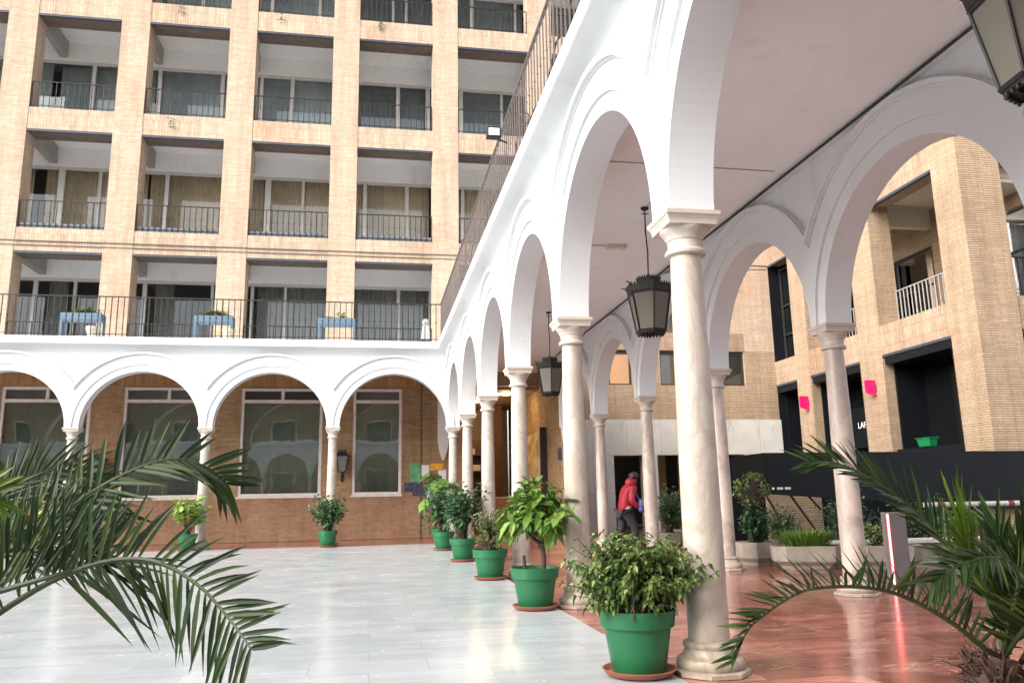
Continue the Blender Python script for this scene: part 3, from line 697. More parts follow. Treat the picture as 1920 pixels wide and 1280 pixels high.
# carved relief panel
r = empty('relief_panel', (XB-.14, 25.7, 0)); tag(r, 'tall carved golden relief slab leaning flat on the lit brick lobby wall', 'relief')
m = MB(); nn = 26; mm = 18
hts = {}
for i in range(nn+1):
    for j in range(mm+1):
        y = -1.6+3.2*j/mm; z = .9+2.25*i/nn
        q = math.sin(y*3.1+1.3*math.sin(z*4))*math.cos(z*5.2+y*2)
        hts[i, j] = (-.05-.05*max(q, 0)**.6 if q > 0 else -.05, y, z)
for i in range(nn):
    for j in range(mm):
        m.quad(hts[i, j], hts[i, j+1], hts[i+1, j+1], hts[i+1, j])
m.box(-.045, .11, -1.6, 1.6, .9, 3.15)
m.build('relief_slab', M['relief'], r, smooth=True)
m = MB(); m.box(-.09, .11, -1.70, -1.605, .8, 3.25); m.build('edge_strip', M['frame_dark'], r)
m = MB(); m.box(XB-.05, XB-.022, 22.1, 22.45, 2.15, 2.5); tag(m.build('wall_plaque', M['poster_d']), 'small dark blue plaque on the brick lobby wall behind the second near column', 'plaque')

# ------------------------------------------------------------------ side building (right)
side = empty('side_building', (0, 0, 0)); tag(side, 'sandy brick building with black ground-floor openings seen through the right arches', 'building')
XR = 13.4
def sb(mb, y0, y1, d0, d1, z0, z1): mb.box(XR+d0, XR+d1, y0, y1, z0, z1)
m = MB()
for (a, b) in ((15.4, 16.3), (18.92, 19.92), (22.5, 23.32)): sb(m, a, b, (0 if a != 15.4 else 0), .66 if a != 15.4 else 1.1, 0, 14)
m.build('wall', M['brick_side'], side)
ops = [(16.3, 18.92), (19.92, 22.5), (23.32, 24.66)]
for k, (a, b) in enumerate(ops):
    for (z0, z1) in ((4.70, 5.48), (8.87, 9.6), (12.9, 14.0)):
        s = MB(); sb(s, a, b, .014, .64, z0, z1); q = s.build('spandrel', M['soldier_side'], side)
        s = MB(); sb(s, a+.003, b-.003, .006, .12, z0-.07, z0-.002); s.build('lintel', M['steel'], q)
    # first and second floor loggias
    for (z0, z1) in ((5.48, 8.87), (9.6, 12.9)):
        s = MB(); sb(s, a-.4, min(b+.5, 24.6), .66, 2.7, z1+.3, z1+.4); s.build('balcony_ceiling', M['cream'], side)
        s = MB(); sb(s, a-.4, min(b+.5, 24.6), .645, 2.7, z0-.15, z0-.02); s.build('balcony_floor', M['concrete'], side)
        s = MB(); sb(s, a-.28, a-.06, .662, 2.6, z1-.25, z1+.29); s.build('cross_beam', M['cream'], side)
        if k == 2:
            f = MB()
            for zz in (z0+.02, z0+.9, z0+1.9, z1-.2): sb(f, a+.003, b-.003, .42, .47, zz, zz+.05)
            for yy in (a+.02, (a+b)/2, b-.07): sb(f, yy, yy+.05, .415, .475, z0, z1-.01)
            wo = f.build('window', M['frame_dark'], side)
            g = MB(); sb(g, a+.003, b-.003, .50, .52, z0, z1-.01); g.build('pane', M['black_glass'], wo)
            g = MB(); sb(g, a+.3, a+.42, .6, .7, z0, z1); g.build('stair_stringer', M['concrete'], wo)
            continue
        s = MB(); sb(s, a-.5, min(b+.5, 24.6), 2.55, 2.68, z1-.75, z1+.3); sb(s, a-.5, a-.2, 2.55, 2.68, z0, z1-.75); s.build('recess_wall', M['brick_side'], side)
        f = MB(); zt = z1-.77
        for zz in (z0+.02, z0+1.5, zt-.08): sb(f, a-.2, b+.45, 2.56, 2.62, zz, zz+.06)
        for yy in (a-.2, (a+b)/2+.15, b+.4): sb(f, yy, yy+.06, 2.555, 2.625, z0, zt)
        wo = f.build('window', M['frame_dark'], side)
        g = MB(); g.quad((XR+2.59, a-.2, z0), (XR+2.59, b+.45, z0), (XR+2.59, b+.45, zt), (XR+2.59, a-.2, zt)); g.build('pane', M['glass_dark'], wo)
        cu = wave_sheet(b-.35, b+.4, 0, z0, zt, .03, .14); remap(cu, lambda x, y, z: (XR+2.8+y, x, z)); cu.build('curtain', M['curtain_grey'], wo)
        if k < 2: railing('balcony_railing', side, [(XR+.62, a+.02), (XR+.62, b-.02)], z0+.05, .92, .15, False, M['concrete'], rb=.010)
        if k < 2:
            s = MB(); sb(s, a+.01, b-.01, .5, .641, z0+.001, z0+.05); s.build('sill', M['white'], side)
    # black-lined ground-floor openings
    s = MB()
    sb(s, a+.004, a+.06, .02, 1.2, 0, 4.62); sb(s, b-.06, b-.004, .30, 1.2, 0, 4.62); sb(s, a+.06, b-.06, .03, 1.2, 4.42, 4.62); s.build('lining', M['black'], side)
    s = MB(); sb(s, a+.06, b-.06, .10, .22, 0, 2.18 if k == 0 else .6); s.build('ledge', M['black'], side)
    f = MB(); sb(f, a+.06, b-.06, 1.1, 1.16, 2.1, 2.16); sb(f, (a+b)/2-.03, (a+b)/2+.03, 1.1, 1.16, 0, 4.42); wo = f.build('window', M['frame_dark'], side)
    g = MB(); g.quad((XR+1.13, a+.06, 0), (XR+1.13, b-.06, 0), (XR+1.13, b-.06, 4.42), (XR+1.13, a+.06, 4.42)); g.build('pane', M['black_glass'], wo)
s = MB(); sb(s, 16.31, 24.6, 3.2, 3.3, 0, 13.9); sb(s, 24.665, 24.9, .031, 3.3, 0, 13.9); s.build('room_wall', M['black'], side)
s = MB(); sb(s, 15.0, 24.66, 1.12, 4, 14.001, 14.2); s.build('roof', M['concrete'], side)
# the part that turns away to the right, facing the camera
m = MB(); m.box(14.502, 17.6, 15.46, 16.0, 4.7, 5.48); m.box(14.502, 17.6, 15.46, 16.0, 8.87, 9.6); m.build('spandrel', M['soldier_side'], side)
m = MB(); m.box(17.6, 18.7, 15.4, 16.3, 0, 14); m.build('wall', M['brick_side'], side)
m = MB(); m.box(14.502, 17.6, 16.01, 17.0, 8.5, 8.6); m.build('balcony_ceiling', M['cream'], side)
m = MB(); m.box(14.502, 17.6, 16.9, 17.0, 7.9, 8.5); m.build('recess_wall', M['cream'], side)
f = MB()
for zz in (5.5, 6.9, 7.84): f.box(14.51, 17.6, 16.9, 16.97, zz, zz+.06)
for xx in (14.51, 15.4, 16.6): f.box(xx, xx+.06, 16.895, 16.975, 5.5, 7.9)
wo = f.build('window', M['frame_dark'], side)
g = MB(); g.quad((14.51, 16.94, 5.5), (17.6, 16.94, 5.5), (17.6, 16.94, 7.9), (14.51, 16.94, 7.9)); g.build('pane', M['glass'], wo)
wave_sheet(14.55, 17.4, 17.12, 5.5, 7.85, .03, .14).build('curtain', M['curtain_grey'], wo)
railing('balcony_railing', side, [(14.52, 15.6), (17.58, 15.6)], 5.5, .95, .15, False, rb=.010)
m = MB(); m.box(14.51, 17.59, 16.2, 16.3, 0, 4.69); m.build('lining', M['black'], side)
# green tub in the nearest black opening
r = empty('tub', (XR-.0+.16, 17.75, 2.184)); tag(r, 'bright green tub standing on the black ledge of the nearest dark opening', 'tub')
m = MB(); m.hexa([(-.10, -.2, 0), (.10, -.2, 0), (.10, .2, 0), (-.10, .2, 0), (-.13, -.24, .2), (.13, -.24, .2), (.13, .24, .2), (-.13, .24, .2)]); bevel(m.build('tub_body', M['teal_bin'], r), .02)
m = MB(); m.box(-.15, .15, -.26, .26, .201, .225); bevel(m.build('lid', M['teal_bin'], r), .01)
# magenta signs
def wsign(y, z, lab):
    r = empty('wall_sign', (XR, y, z)); tag(r, lab, 'sign', 'magenta signs on the brick pillars')
    m = MB(); m.hexa([(-.30, -.03, -.12), (-.01, -.03, -.22), (-.01, .03, -.22), (-.30, .03, -.12), (-.30, -.03, .22), (-.01, -.03, .22), (-.01, .03, .22), (-.30, .03, .22)])
    for v in range(len(m.v)):
        x, y_, z_ = m.v[v]
    bevel(m.build('sign_panel', M['pink'], r), .006)
    m = MB(); m.box(-.012, -.002, -.05, .05, -.1, .1); m.build('bracket', M['iron'], r)
wsign(22.75, 3.86, 'magenta projecting sign on the farther brick pillar, left of the veined column')
wsign(19.35, 3.86, 'magenta projecting sign on the nearer brick pillar, right of the veined column')
# lettering in the dark opening
s = MB(); sb(s, 20.0, 22.4, .96, 1.0, 2.4, 3.6)
s = s.build('name_board', M['black'], side)
mt = Matrix.Translation((XR+.95, 21.75, 2.98)) @ Matrix(((0, 0, -1, 0), (-1, 0, 0, 0), (0, 1, 0, 0), (0, 0, 0, 1)))
t = lettering('lettering', 'LARAÑA', .26, M['white'], None, mt); t.parent = s

# raised black ramp parapet
r = empty('ramp_parapet', (0, 0, 0)); tag(r, 'matt black panelled parapet of the raised ramp in front of the sandy building', 'parapet')
def zb_(x): return 1.10-(x-7.9)*.072
xs = [7.9, 9.9, 11.9, 13.9, 15.9]
for a, b in zip(xs, xs[1:]):
    m = MB(); g_ = .006
    m.hexa([(a+g_, 15.2, zb_(a)), (b-g_, 15.2, zb_(b)), (b-g_, 15.26, zb_(b)), (a+g_, 15.26, zb_(a)), (a+g_, 15.2, 1.93), (b-g_, 15.2, 1.93), (b-g_, 15.26, 1.93), (a+g_, 15.26, 1.93)])
    bevel(m.build('panel', M['black'], r), .004, 1)
m = MB(); m.hexa([(7.9, 15.27, zb_(7.9)+.05), (15.9, 15.27, zb_(15.9)+.05), (15.9, 16.6, zb_(15.9)+.05), (7.9, 16.6, zb_(7.9)+.05), (7.9, 15.27, zb_(7.9)+.2), (15.9, 15.27, zb_(15.9)+.2), (15.9, 16.6, zb_(15.9)+.2), (7.9, 16.6, zb_(7.9)+.2)]); m.build('deck', M['black'], r)
m = MB(); m.box(7.86, 7.895, 15.2, 16.7, zb_(7.9), 1.93); m.build('end_panel', M['black'], r)
for xa, xb in ((8.5, 9.3), (8.9, 9.9), (9.6, 10.6), (10.5, 9.9), (7.95, 8.6)):
    m = MB(); m.tube([(xa, 15.5, zb_(xa)+.06), (xb, 15.5, -.02)], .025, 4); m.build('strut', M['iron'], r)
for i, (xx, w) in enumerate(((7.98, .05), (8.09, .14), (8.26, .12))):
    m = MB(); q = 0
    while q < w-.01: m.box(xx+q, xx+q+.018, 15.192, 15.199, 1.19, 1.235); q += .026
    m.build('lettering', M['white'], r)
m = MB(); m.box(7.9, 15.9, 17.61, 17.7, 0, 1.9); m.build('undercroft_shade', M['black'], r)  # black sheet added in place of the undercroft's darkness
m = MB(); m.box(9.0, 10.3, 17.3, 17.5, 0, 1.25); tag(m.build('low_wall', M['brick_side']), 'low sandy brick wall in the shade below the black ramp', 'wall')

# coping wall and barrier
r = empty('coping_wall', (0, 0, 0)); tag(r, 'low concrete retaining wall with a pale stone coping behind the planters', 'wall')
m = MB(); m.box(6.95, 12.5, 12.0, 12.3, -.008, .28); m.build('wall_body', M['planter'], r)
m = MB(); m.box(6.9, 12.5, 11.92, 12.38, .281, .34); bevel(m.build('coping', M['coping'], r), .01)
r = empty('barrier', (7.9, 11, 0)); tag(r, 'white barrier arm with red bands on grey posts behind the right palm', 'barrier')
m = MB(); m.tube([(0.3, 0, .9), (4.0, 0, .9)], .039, 10); m.build('arm', M['coping'], r, smooth=True)
for x in (.55, 1.75, 3.0): m = MB(); m.tube([(x, 0, .9), (x+.10, 0, .9)], .041, 10); m.build('band', M['red_stripe'], r)
for x in (1.3, 3.8): m = MB(); m.box(x-.06, x+.06, -.05, .05, -.01, .86); m.build('post', M['iron'], r)
# grey info totem with pink light strip
r = empty('totem', (6.27, 8.98, 0), -.15); tag(r, 'slim grey totem with a glowing pink vertical light strip', 'totem')
m = MB(); m.box(-.13, .13, -.05, .05, 0, .86); bevel(m.build('totem_body', M['totem'], r), .008)
m = MB(); m.box(-.105, -.085, -.062, -.051, .02, .84); m.build('light_strip', M['led'], r)

# ------------------------------------------------------------------ lanterns
def lantern_parts(r):
    bw, tw, h, z0 = .205, .30, .52, -.82      # hexagonal body radii and height
    rot = math.radians(-8)
    def cn(k, R_, z): a = rot+PI/2*3+PI/3*k; return (R_*math.cos(a), R_*math.sin(a), z)
    m = MB()
    for k in range(6):
        m.tube([cn(k, bw, z0), cn(k, tw, z0+h)], .011, 5)
        for R_, zz, rr in ((bw, z0, .016), (bw-.012, z0-.022, .010), (tw, z0+h, .016)): m.tube([cn(k, R_, zz), cn(k+1, R_, zz)], rr, 5)
    m.build('cage', M['iron'], r)
    for k in range(6):
        m = MB(); q = .965; t_ = .945
        m.hexa([cn(k, bw*q, z0+.012), cn(k+1, bw*q, z0+.012), cn(k+1, bw*t_, z0+.012), cn(k, bw*t_, z0+.012), cn(k, tw*q, z0+h-.012), cn(k+1, tw*q, z0+h-.012), cn(k+1, tw*t_, z0+h-.012), cn(k, tw*t_, z0+h-.012)])
        m.build('pane', M['lamp_glass'], r)
    m = MB(); zt = z0+h+.012
    def hexring(prof):
        n = len(m.v)
        for R_, z in prof:
            for k in range(6): m.v.append(cn(k, R_, z))
        for j in range(len(prof)-1):
            for k in range(6): m.f.append((n+j*6+k, n+j*6+(k+1) % 6, n+(j+1)*6+(k+1) % 6, n+(j+1)*6+k))
    hexring([(tw-.02, zt), (tw+.012, zt), (tw+.03, zt+.085), (tw+.018, zt+.088), (tw-.01, zt+.04), (.19, zt+.115), (.165, zt+.12), (.175, zt+.20), (.165, zt+.205), (.12, zt+.17), (.05, zt+.22), (.015, zt+.27)])
    for k in range(6):      # toothed crests on both tiers
        for (R_, z, n_, hh) in ((tw+.026, zt+.08, 8, .040), (.172, zt+.195, 5, .036)):
            p0, p1 = Vector(cn(k, R_, z)), Vector(cn(k+1, R_, z)); d = (p1-p0)/n_
            out = ((p0+p1)/2); out.z = 0; out.normalize()
            for i in range(n_):
                a_ = p0+d*i; b_ = p0+d*(i+1); c_ = (a_+b_)/2+out*.012+Vector((0, 0, hh)); i0 = len(m.v)
                m.v += [tuple(a_+out*.004), tuple(b_+out*.004), tuple(b_-out*.006), tuple(a_-out*.006), tuple(c_+d*.12), tuple(c_-d*.12)]
                m.f += [(i0, i0+1, i0+4, i0+5), (i0+2, i0+3, i0+5, i0+4), (i0+1, i0+2, i0+4), (i0+3, i0, i0+5)]
        p = Vector(cn(k, tw+.03, zt+.08)); o_ = Vector((p.x, p.y, 0)).normalized()
        m.tube([p-o_*.01, p+o_*.02+Vector((0, 0, .035)), p+o_*.055+Vector((0, 0, .045)), p+o_*.08+Vector((0, 0, .03))], [.014, .011, .008, .003], 5)
    m.build('roof', M['iron'], r)
    m = MB()
    for k in range(6):
        p0, p1 = Vector(cn(k, bw-.015, z0-.04)), Vector(cn(k+1, bw-.015, z0-.04))
        for i in range(4): c_ = p0.lerp(p1, (i+.5)/4); m.ico(tuple(c_), (.014, .014, .02), 4)
        a0, a1, b1, b0 = Vector(cn(k, bw, z0-.02)), Vector(cn(k+1, bw, z0-.02)), Vector(cn(k+1, bw*.62, z0-.02)), Vector(cn(k, bw*.62, z0-.02))
        u = Vector((0, 0, .014)); m.hexa([a0, a1, b1, b0, a0+u, a1+u, b1+u, b0+u])
    m.build('bottom_fringe', M['iron'], r)
def hanging(x, y, lab, first=None):
    r = empty('hanging_lantern', (x, y, 4.13)); tag(r, lab, 'lantern', 'black iron lanterns hanging in the gallery')
    lantern_parts(r)
    m = MB(); m.tube([(0, 0, -.05), (.01, 0, .3), (-.008, 0, .6), (0, 0, CZ-4.11)], .010, 6); m.build('rod', M['iron'], r)
    m = MB(); m.lathe(0, 0, [(.05, CZ-4.11-.03), (.06, CZ-4.11)], 12); m.tube([(-.05, 0, .86), (.05, 0, .86)], .008, 5); m.build('ceiling_hook', M['iron'], r)
    return r
L1 = hanging(3.62, 3.46, 'large black lantern cut off by the top right corner, nearest the camera')
for x, y, lab in ((3.70, 10.06, 'black crested lantern hanging just left of the nearest column'), (3.72, 16.4, 'black lantern hanging deeper in the gallery between the second and third columns')):
    c = copy_tree(L1); c.location = (x, y, 4.11); c['label'] = lab
# wall lanterns on the back wall
def wall_lantern(x, z, lab):
    r = empty('wall_lantern', (x, YF-.27, z)); tag(r, lab, 'lantern', 'black wall lanterns on the brick back wall')
    m = MB(); b, t_, h = .10, .17, .46
    for sx in (-1, 1):
        for sy in (-1, 1): m.tube([(sx*b, sy*b, 0), (sx*t_, sy*t_, h)], .014, 4)
    m.box(-b, b, -b, b, -.03, .0); m.build('cage', M['iron'], r)
    m = MB(); m.hexa([(-b+.01, -b+.01, .002), (b-.01, -b+.01, .002), (b-.01, b-.01, .002), (-b+.01, b-.01, .002), (-t_+.01, -t_+.01, h), (t_-.01, -t_+.01, h), (t_-.01, t_-.01, h), (-t_+.01, t_-.01, h)]); m.build('glass', M['lamp_glass'], r)
    m = MB(); m.hexa([(-t_-.05, -t_-.05, h+.002), (t_+.05, -t_-.05, h+.002), (t_+.05, t_+.05, h+.002), (-t_-.05, t_+.05, h+.002), (-.08, -.08, h+.14), (.08, -.08, h+.14), (.08, .08, h+.14), (-.08, .08, h+.14)])
    for i in range(8):
        a = 2*PI*i/8; m.tube([(.08*math.cos(a), .08*math.sin(a), h+.13), (.13*math.cos(a), .13*math.sin(a), h+.22)], [.02, .004], 4)
    m.build('roof', M['iron'], r)
    m = MB(); m.tube([(0, .05, -.03), (0, .1, -.18), (0, .26, -.12)], .014, 5); m.box(-.04, .04, .25, .269, -.3, .1); m.build('bracket', M['iron'], r)
wall_lantern(-.88, 1.98, 'black wall lantern on the brick pier between the two right-hand tall windows')
wall_lantern(-7.66, 1.92, 'black wall lantern on the brick pier behind the left palm')

# emergency light with conduit
r = empty('emergency_light', (3.8, 11.74, CZ)); tag(r, 'small cream emergency light fixed to the gallery ceiling', 'light fitting')
m = MB(); m.box(-.16, .16, -.07, .07, -.06, -.001); bevel(m.build('housing', M['cream'], r), .012)
m = MB(); m.box(-.11, .11, -.04, .04, -.068, -.061); m.build('diffuser', M['white'], r)
m = MB(); m.tube([(-.16, 0, -.012), (-1.35, 0, -.012)], .008, 5); m.build('conduit', M['concrete'], r)
# floodlight
r = empty('floodlight', (1.58, 10.1, 6.0)); tag(r, 'small black floodlight mounted outside the terrace railing', 'floodlight')
m = MB(); m.box(-.10, .10, -.05, .05, -.02, .14); bevel(m.build('housing', M['iron'], r), .01)
m = MB(); m.box(-.075, .075, -.056, -.051, .01, .115); m.build('lens', M['white'], r)
m = MB(); m.tube([(.05, .03, 0), (.2, .05, -.05)], .012, 5); m.build('arm', M['iron'], r)

# stray cables on the gallery ceiling
m = MB(); m.tube([(2.6, 8.6, CZ-.008), (4.9, 8.62, CZ-.008)], .006, 5); m.tube([(3.7, 8.6, CZ-.008), (3.7, 10.06, CZ-.008)], .006, 5)
tag(m.build('ceiling_cable', M['concrete']), 'thin grey cable clipped across the gallery ceiling to the middle lantern', 'cable')
# ------------------------------------------------------------------ notices
def notice(x0, x1, z0, z1, mat, lab, cat='poster'):
    m = MB(); m.box(x0, x1, YF-.02, YF-.008, z0, z1); return tag(m.build('notice', mat), lab, cat)
n1 = notice(1.14, 1.46, 1.66, 2.20, M['poster_g'], 'green printed poster on the back wall, leftmost of the upper row')
notice(1.47, 1.72, 1.82, 2.16, M['paper'], 'white paper notice right beside the green poster')
notice(1.76, 2.16, 2.0, 2.2, M['poster_y'], 'amber printed notice highest on the wall near the corner column')
notice(2.0, 2.24, 1.66, 2.02, M['paper'], 'white paper notice below the amber one by the corner column')
notice(.96, 1.2, 1.36, 1.64, M['poster_d'], 'small dark photo print nearest the rightmost tall window')
notice(1.22, 1.6, 1.24, 1.64, M['poster_d'], 'larger dark photo print below the green poster')
notice(1.62, 1.86, 1.18, 1.44, M['paper'], 'white sheet beside the larger dark photo print')
m = MB(); m.tube([(1.47, YF-.02, 0), (1.47, YF-.02, CZ)], .014, 6); tag(m.build('drainpipe', M['cable']), 'thin dark vertical pipe running down the brick back wall', 'pipe')

# ------------------------------------------------------------------ terrace objects
def blue_planter(x, lab, w=1.02, leaves=0):
    r = empty('raised_planter', (x, 22.5, TZ)); tag(r, lab, 'planter', 'pale blue raised planters on the terrace')
    m = MB(); m.box(-w/2, w/2, -.2, .2, .68, .87); bevel(m.build('box', M['blue'], r), .01)
    for sx in (-1, 1):
        for sy in (-1, 1): m = MB(); m.box(sx*(w/2-.03)-.03, sx*(w/2-.03)+.03, sy*.17-.03, sy*.17+.03, 0.002, .679); m.build('leg', M['blue'], r)
    m = MB(); m.box(-w/2+.03, w/2-.03, -.17, .17, .86, .885); m.build('soil', M['soil'], r)
    return r

# ------------------------------------------------------------------ foliage
def rv(): 
    while True:
        v = Vector((random.uniform(-1, 1), random.uniform(-1, 1), random.uniform(-1, 1)))
        if .05 < v.length < 1: return v.normalized()
def leaf(mb, p, d, n, L, Wd, fold=.25, droop=.15):
    d = d.normalized(); s = d.cross(n)
    if s.length < 1e-3: s = d.cross(Vector((1, .3, 0)))
    s.normalize(); n = s.cross(d).normalized(); i = len(mb.v)
    g = Vector((0, 0, -1))
    def pt(t, w): 
        return tuple(p+d*(L*t)+s*(w*Wd)+n*(abs(w)*Wd*fold)+g*(droop*L*t*t))
    mb.v += [pt(0, 0), pt(.3, -.42), pt(.3, 0), pt(.3, .42), pt(.65, -.40), pt(.65, 0), pt(.65, .40), pt(1, 0)]
    mb.f += [(i, i+2, i+1), (i, i+3, i+2), (i+1, i+2, i+5, i+4), (i+2, i+3, i+6, i+5), (i+4, i+5, i+7), (i+5, i+6, i+7)]
def foliage(parent, mat, z0, cz, rad, ntw, lpt, L, Wd, base_r=.05, droop=.2, stems=True, spread=1., trunk=False, stem_r=.006, up=.35, shell=.55):
    fm = MB(); sm = MB(); lump = [(rv(), random.uniform(.75, 1.25)) for _ in range(9)]
    for i in range(ntw):
        v = rv(); 
        if v.z < -.75: v.z *= -.5; v.normalize()
        k = 1.
        for lv, a in lump:
            dd = max(v.dot(lv), 0)**6; k += (a-1)*dd
        rr = (shell+(1-shell)*random.random())*k
        tip = Vector((v.x*rad[0]*rr, v.y*rad[1]*rr, cz+v.z*rad[2]*rr))
        base = Vector((random.uniform(-1, 1)*base_r, random.uniform(-1, 1)*base_r, z0))
        if trunk: base = Vector((v.x*.02, v.y*.02, cz-rad[2]*.55+random.random()*rad[2]*.3))
        mid = base.lerp(tip, .5)+Vector((v.x, v.y, 0))*(-.05*rad[0])+Vector((0, 0, .1*rad[2]))
        pts = [base, base.lerp(mid, .6)+rv()*.008, mid, tip]
        sm.tube(pts, [stem_r, stem_r*.8, stem_r*.65, stem_r*.3], 4)
        ax = (tip-mid).normalized()
        for j in range(lpt):
            t = (j+.5)/lpt; q = mid.lerp(tip, .0+1.02*t) if j < lpt*.8 else tip
            a = j*2.4+random.random(); o1 = ax.cross(Vector((0, 0, 1))); o1 = o1.normalized() if o1.length > .01 else Vector((1, 0, 0)); o2 = ax.cross(o1)
            side = o1*math.cos(a)+o2*math.sin(a)
            d = (side*spread+ax*random.uniform(.2, .8)+Vector((0, 0, up))+rv()*.3)
            nn = (Vector((0, 0, 1))+ax*.4+rv()*.6).normalized()
            s_ = random.uniform(.65, 1.15)
            leaf(fm, q, d, nn, L*s_, Wd*s_, random.uniform(.1, .45), droop*random.uniform(.4, 1.6))
    fm.build('foliage', mat, parent)
    if stems: sm.build('stems', M['bark'], parent)
POT = [(.165, .022), (.172, .03), (.215, .29), (.218, .30), (.238, .302), (.25, .395), (.252, .405), (.243, .407), (.235, .395), (.225, .33)]
def potmesh(root, s=1., saucer=True):
    m = MB(); m.lathe(0, 0, [(r*s, z*s) for r, z in POT], 40, cap=True)
    m.f.pop()     # open top
    m.build('pot', M['green_pot'], root, smooth=True)
    m = MB(); m.lathe(0, 0, [(.226*s, .37*s), (.12*s, .385*s), (.01, .39*s)], 24, cap=False); m.build('soil', M['soil'], root, smooth=True)
    if saucer:
        m = MB(); m.lathe(0, 0, [(.19*s, .003), (.205*s, .006), (.235*s, .036), (.24*s, .042), (.228*s, .043), (.2*s, .018), (.01, .016)], 36, cap=True); m.build('saucer', M['terracotta'], root, smooth=True)
GP = 'plants in green plastic pots'
def potted(x, y, lab, s=1., saucer=True, name='potted_shrub', cat='potted plant', grp=GP):
    r = empty(name, (x, y, .003 if x < 1.89 else 0)); r.rotation_euler.z = random.random()*6
    tag(r, lab, cat, grp); potmesh(r, s, saucer); return r
# 1 nearest: small glossy light-green leaves
r = potted(1.68, 5.10, 'nearest green pot holding a dense shrub of small curled leaves beside the first column', .98)
foliage(r, M['leaf_small'], .36, .64, (.47, .47, .31), 380, 25, .042, .030, .19, .6, shell=.3, up=.2)
# 2: large-leaved small tree with bare trunk
r = potted(1.66, 8.28, 'green pot with a broad-leaved little tree on a crooked bare trunk')
m = MB(); m.tube([(.09, .02, .35), (.10, .02, .5), (.08, .03, .62), (-.05, .05, .70), (-.14, .03, .82)], [.028, .026, .024, .018, .012], 8)
m.tube([(.08, .03, .60), (.14, .0, .8), (.18, -.02, 1.0)], [.022, .018, .01], 8); m.tube([(-.12, 0, .36), (-.13, .0, .52)], [.018, .016], 6); m.build('trunk', M['bark'], r, smooth=True)
foliage(r, M['leaf_big'], .6, .92, (.48, .45, .36), 70, 9, .17, .085, .05, .45, trunk=True, stem_r=.008, shell=.45)
# 3: variegated shrub
r = potted(1.66, 11.45, 'green pot with a compact yellow-flecked variegated shrub')
foliage(r, M['leaf_var'], .36, .68, (.33, .33, .33), 130, 14, .05, .032, .1, .2, shell=.3, up=.4)
# 4: dark dense shrub
r = potted(1.66, 14.9, 'green pot with a tall dark dense shrub between the variegated pot and the far corner')
foliage(r, M['leaf_dark'], .36, .95, (.44, .44, .52), 110, 12, .11, .06, .08, .3, shell=.35)
# 5
r = potted(1.60, 18.3, 'green pot with a loose shrub of long drooping leaves, second last in the row')
foliage(r, M['leaf_dark'], .34, 1.0, (.62, .5, .58), 90, 10, .16, .07, .06, .45, shell=.35)
# 6: elephant ear in corner
r = potted(1.75, 20.9, 'green pot with big heart-shaped leaves in the corner under the notices', .95)
fm = MB(); sm = MB()
for i in range(13):
    a = i*2.4; hh = .75+.75*random.random(); rr = .15+.38*random.random(); tip = Vector((math.cos(a)*rr, math.sin(a)*rr, .35+hh))
    sm.tube([(0, 0, .35), (tip.x*.3, tip.y*.3, .35+hh*.6), tuple(tip)], [.012, .010, .006], 5)
    leaf(fm, tip+Vector((math.cos(a), math.sin(a), .1))*-.08, Vector((math.cos(a), math.sin(a), -.55)), Vector((math.cos(a)*.6, math.sin(a)*.6, 1)), .46, .42, .15, .3)
fm.build('foliage', M['leaf_big'], r); sm.build('stems', M['leaf_dark'], r)
# back row pots
r = potted(-1.07, 20.95, 'green pot with a rounded dark shrub in front of the back arcade column', .98)
foliage(r, M['leaf_dark'], .36, .92, (.56, .5, .50), 110, 11, .12, .065, .08, .3, shell=.35)
r = potted(-4.42, 21.0, 'green pot with a lime-green plant between the palm fronds', .98)
foliage(r, M['leaf_lime'], .36, .95, (.46, .4, .42), 40, 7, .19, .12, .05, .35, shell=.4)
r = potted(-7.6, 20.9, 'green pot half hidden by the left palm, leftmost in the back row', .98)
foliage(r, M['leaf_lime'], .36, .75, (.42, .4, .4), 50, 8, .15, .08, .06, .35, shell=.4)

# concrete planters
def oct_planter(x, y, w, d, h, lab, rz=0, group='concrete planters beyond the inner columns'):
    r = empty('concrete_planter', (x, y, -.006), rz); tag(r, lab, 'planter', group)
    def ring(k, z, cut=.28):
        a, b = w/2*k, d/2*k; c = min(a, b)*cut*2
        return [(-a+c, -b, z), (a-c, -b, z), (a, -b+c, z), (a, b-c, z), (a-c, b, z), (-a+c, b, z), (-a, b-c, z), (-a, -b+c, z)]
    m = MB(); rings = [ring(.72, .0), ring(.78, .06), ring(.80, .062), ring(.97, .12), ring(1, h), ring(.90, h), ring(.88, h-.06)]
    for q in rings: m.v += q
    for j in range(len(rings)-1):
        for i in range(8): m.f.append((j*8+i, j*8+(i+1) % 8, (j+1)*8+(i+1) % 8, (j+1)*8+i))
    m.f.append(tuple(range(8))[::-1]); o = m.build('planter_body', M['planter'], r); bevel(o, .008)
    m = MB(); q = ring(.89, h-.05); m.v += q; m.f.append(tuple(range(8))); m.build('soil', M['soil'], r)
    return r
r = oct_planter(6.12, 12.35, .62, .62, .36, 'octagonal concrete planter with a slender two-tier shrub, leftmost beyond the inner columns')
foliage(r, M['leaf_dark'], .32, .68, (.30, .3, .36), 150, 13, .07, .045, .1, .2, shell=.3)
r2 = r
fm = MB(); sm = MB()
for i in range(60):
    v = rv(); tip = Vector((v.x*.26, v.y*.26, 1.18+v.z*.24)); sm.tube([(0, 0, .35), (v.x*.05, v.y*.05, .8), tuple(tip)], [.006, .005, .002], 4)
    for j in range(7): leaf(fm, tip+rv()*.05, rv()+Vector((0, 0, .4)), rv(), .06, .03)
fm.build('crown', M['leaf_small'], r); sm.build('stems', M['bark'], r)
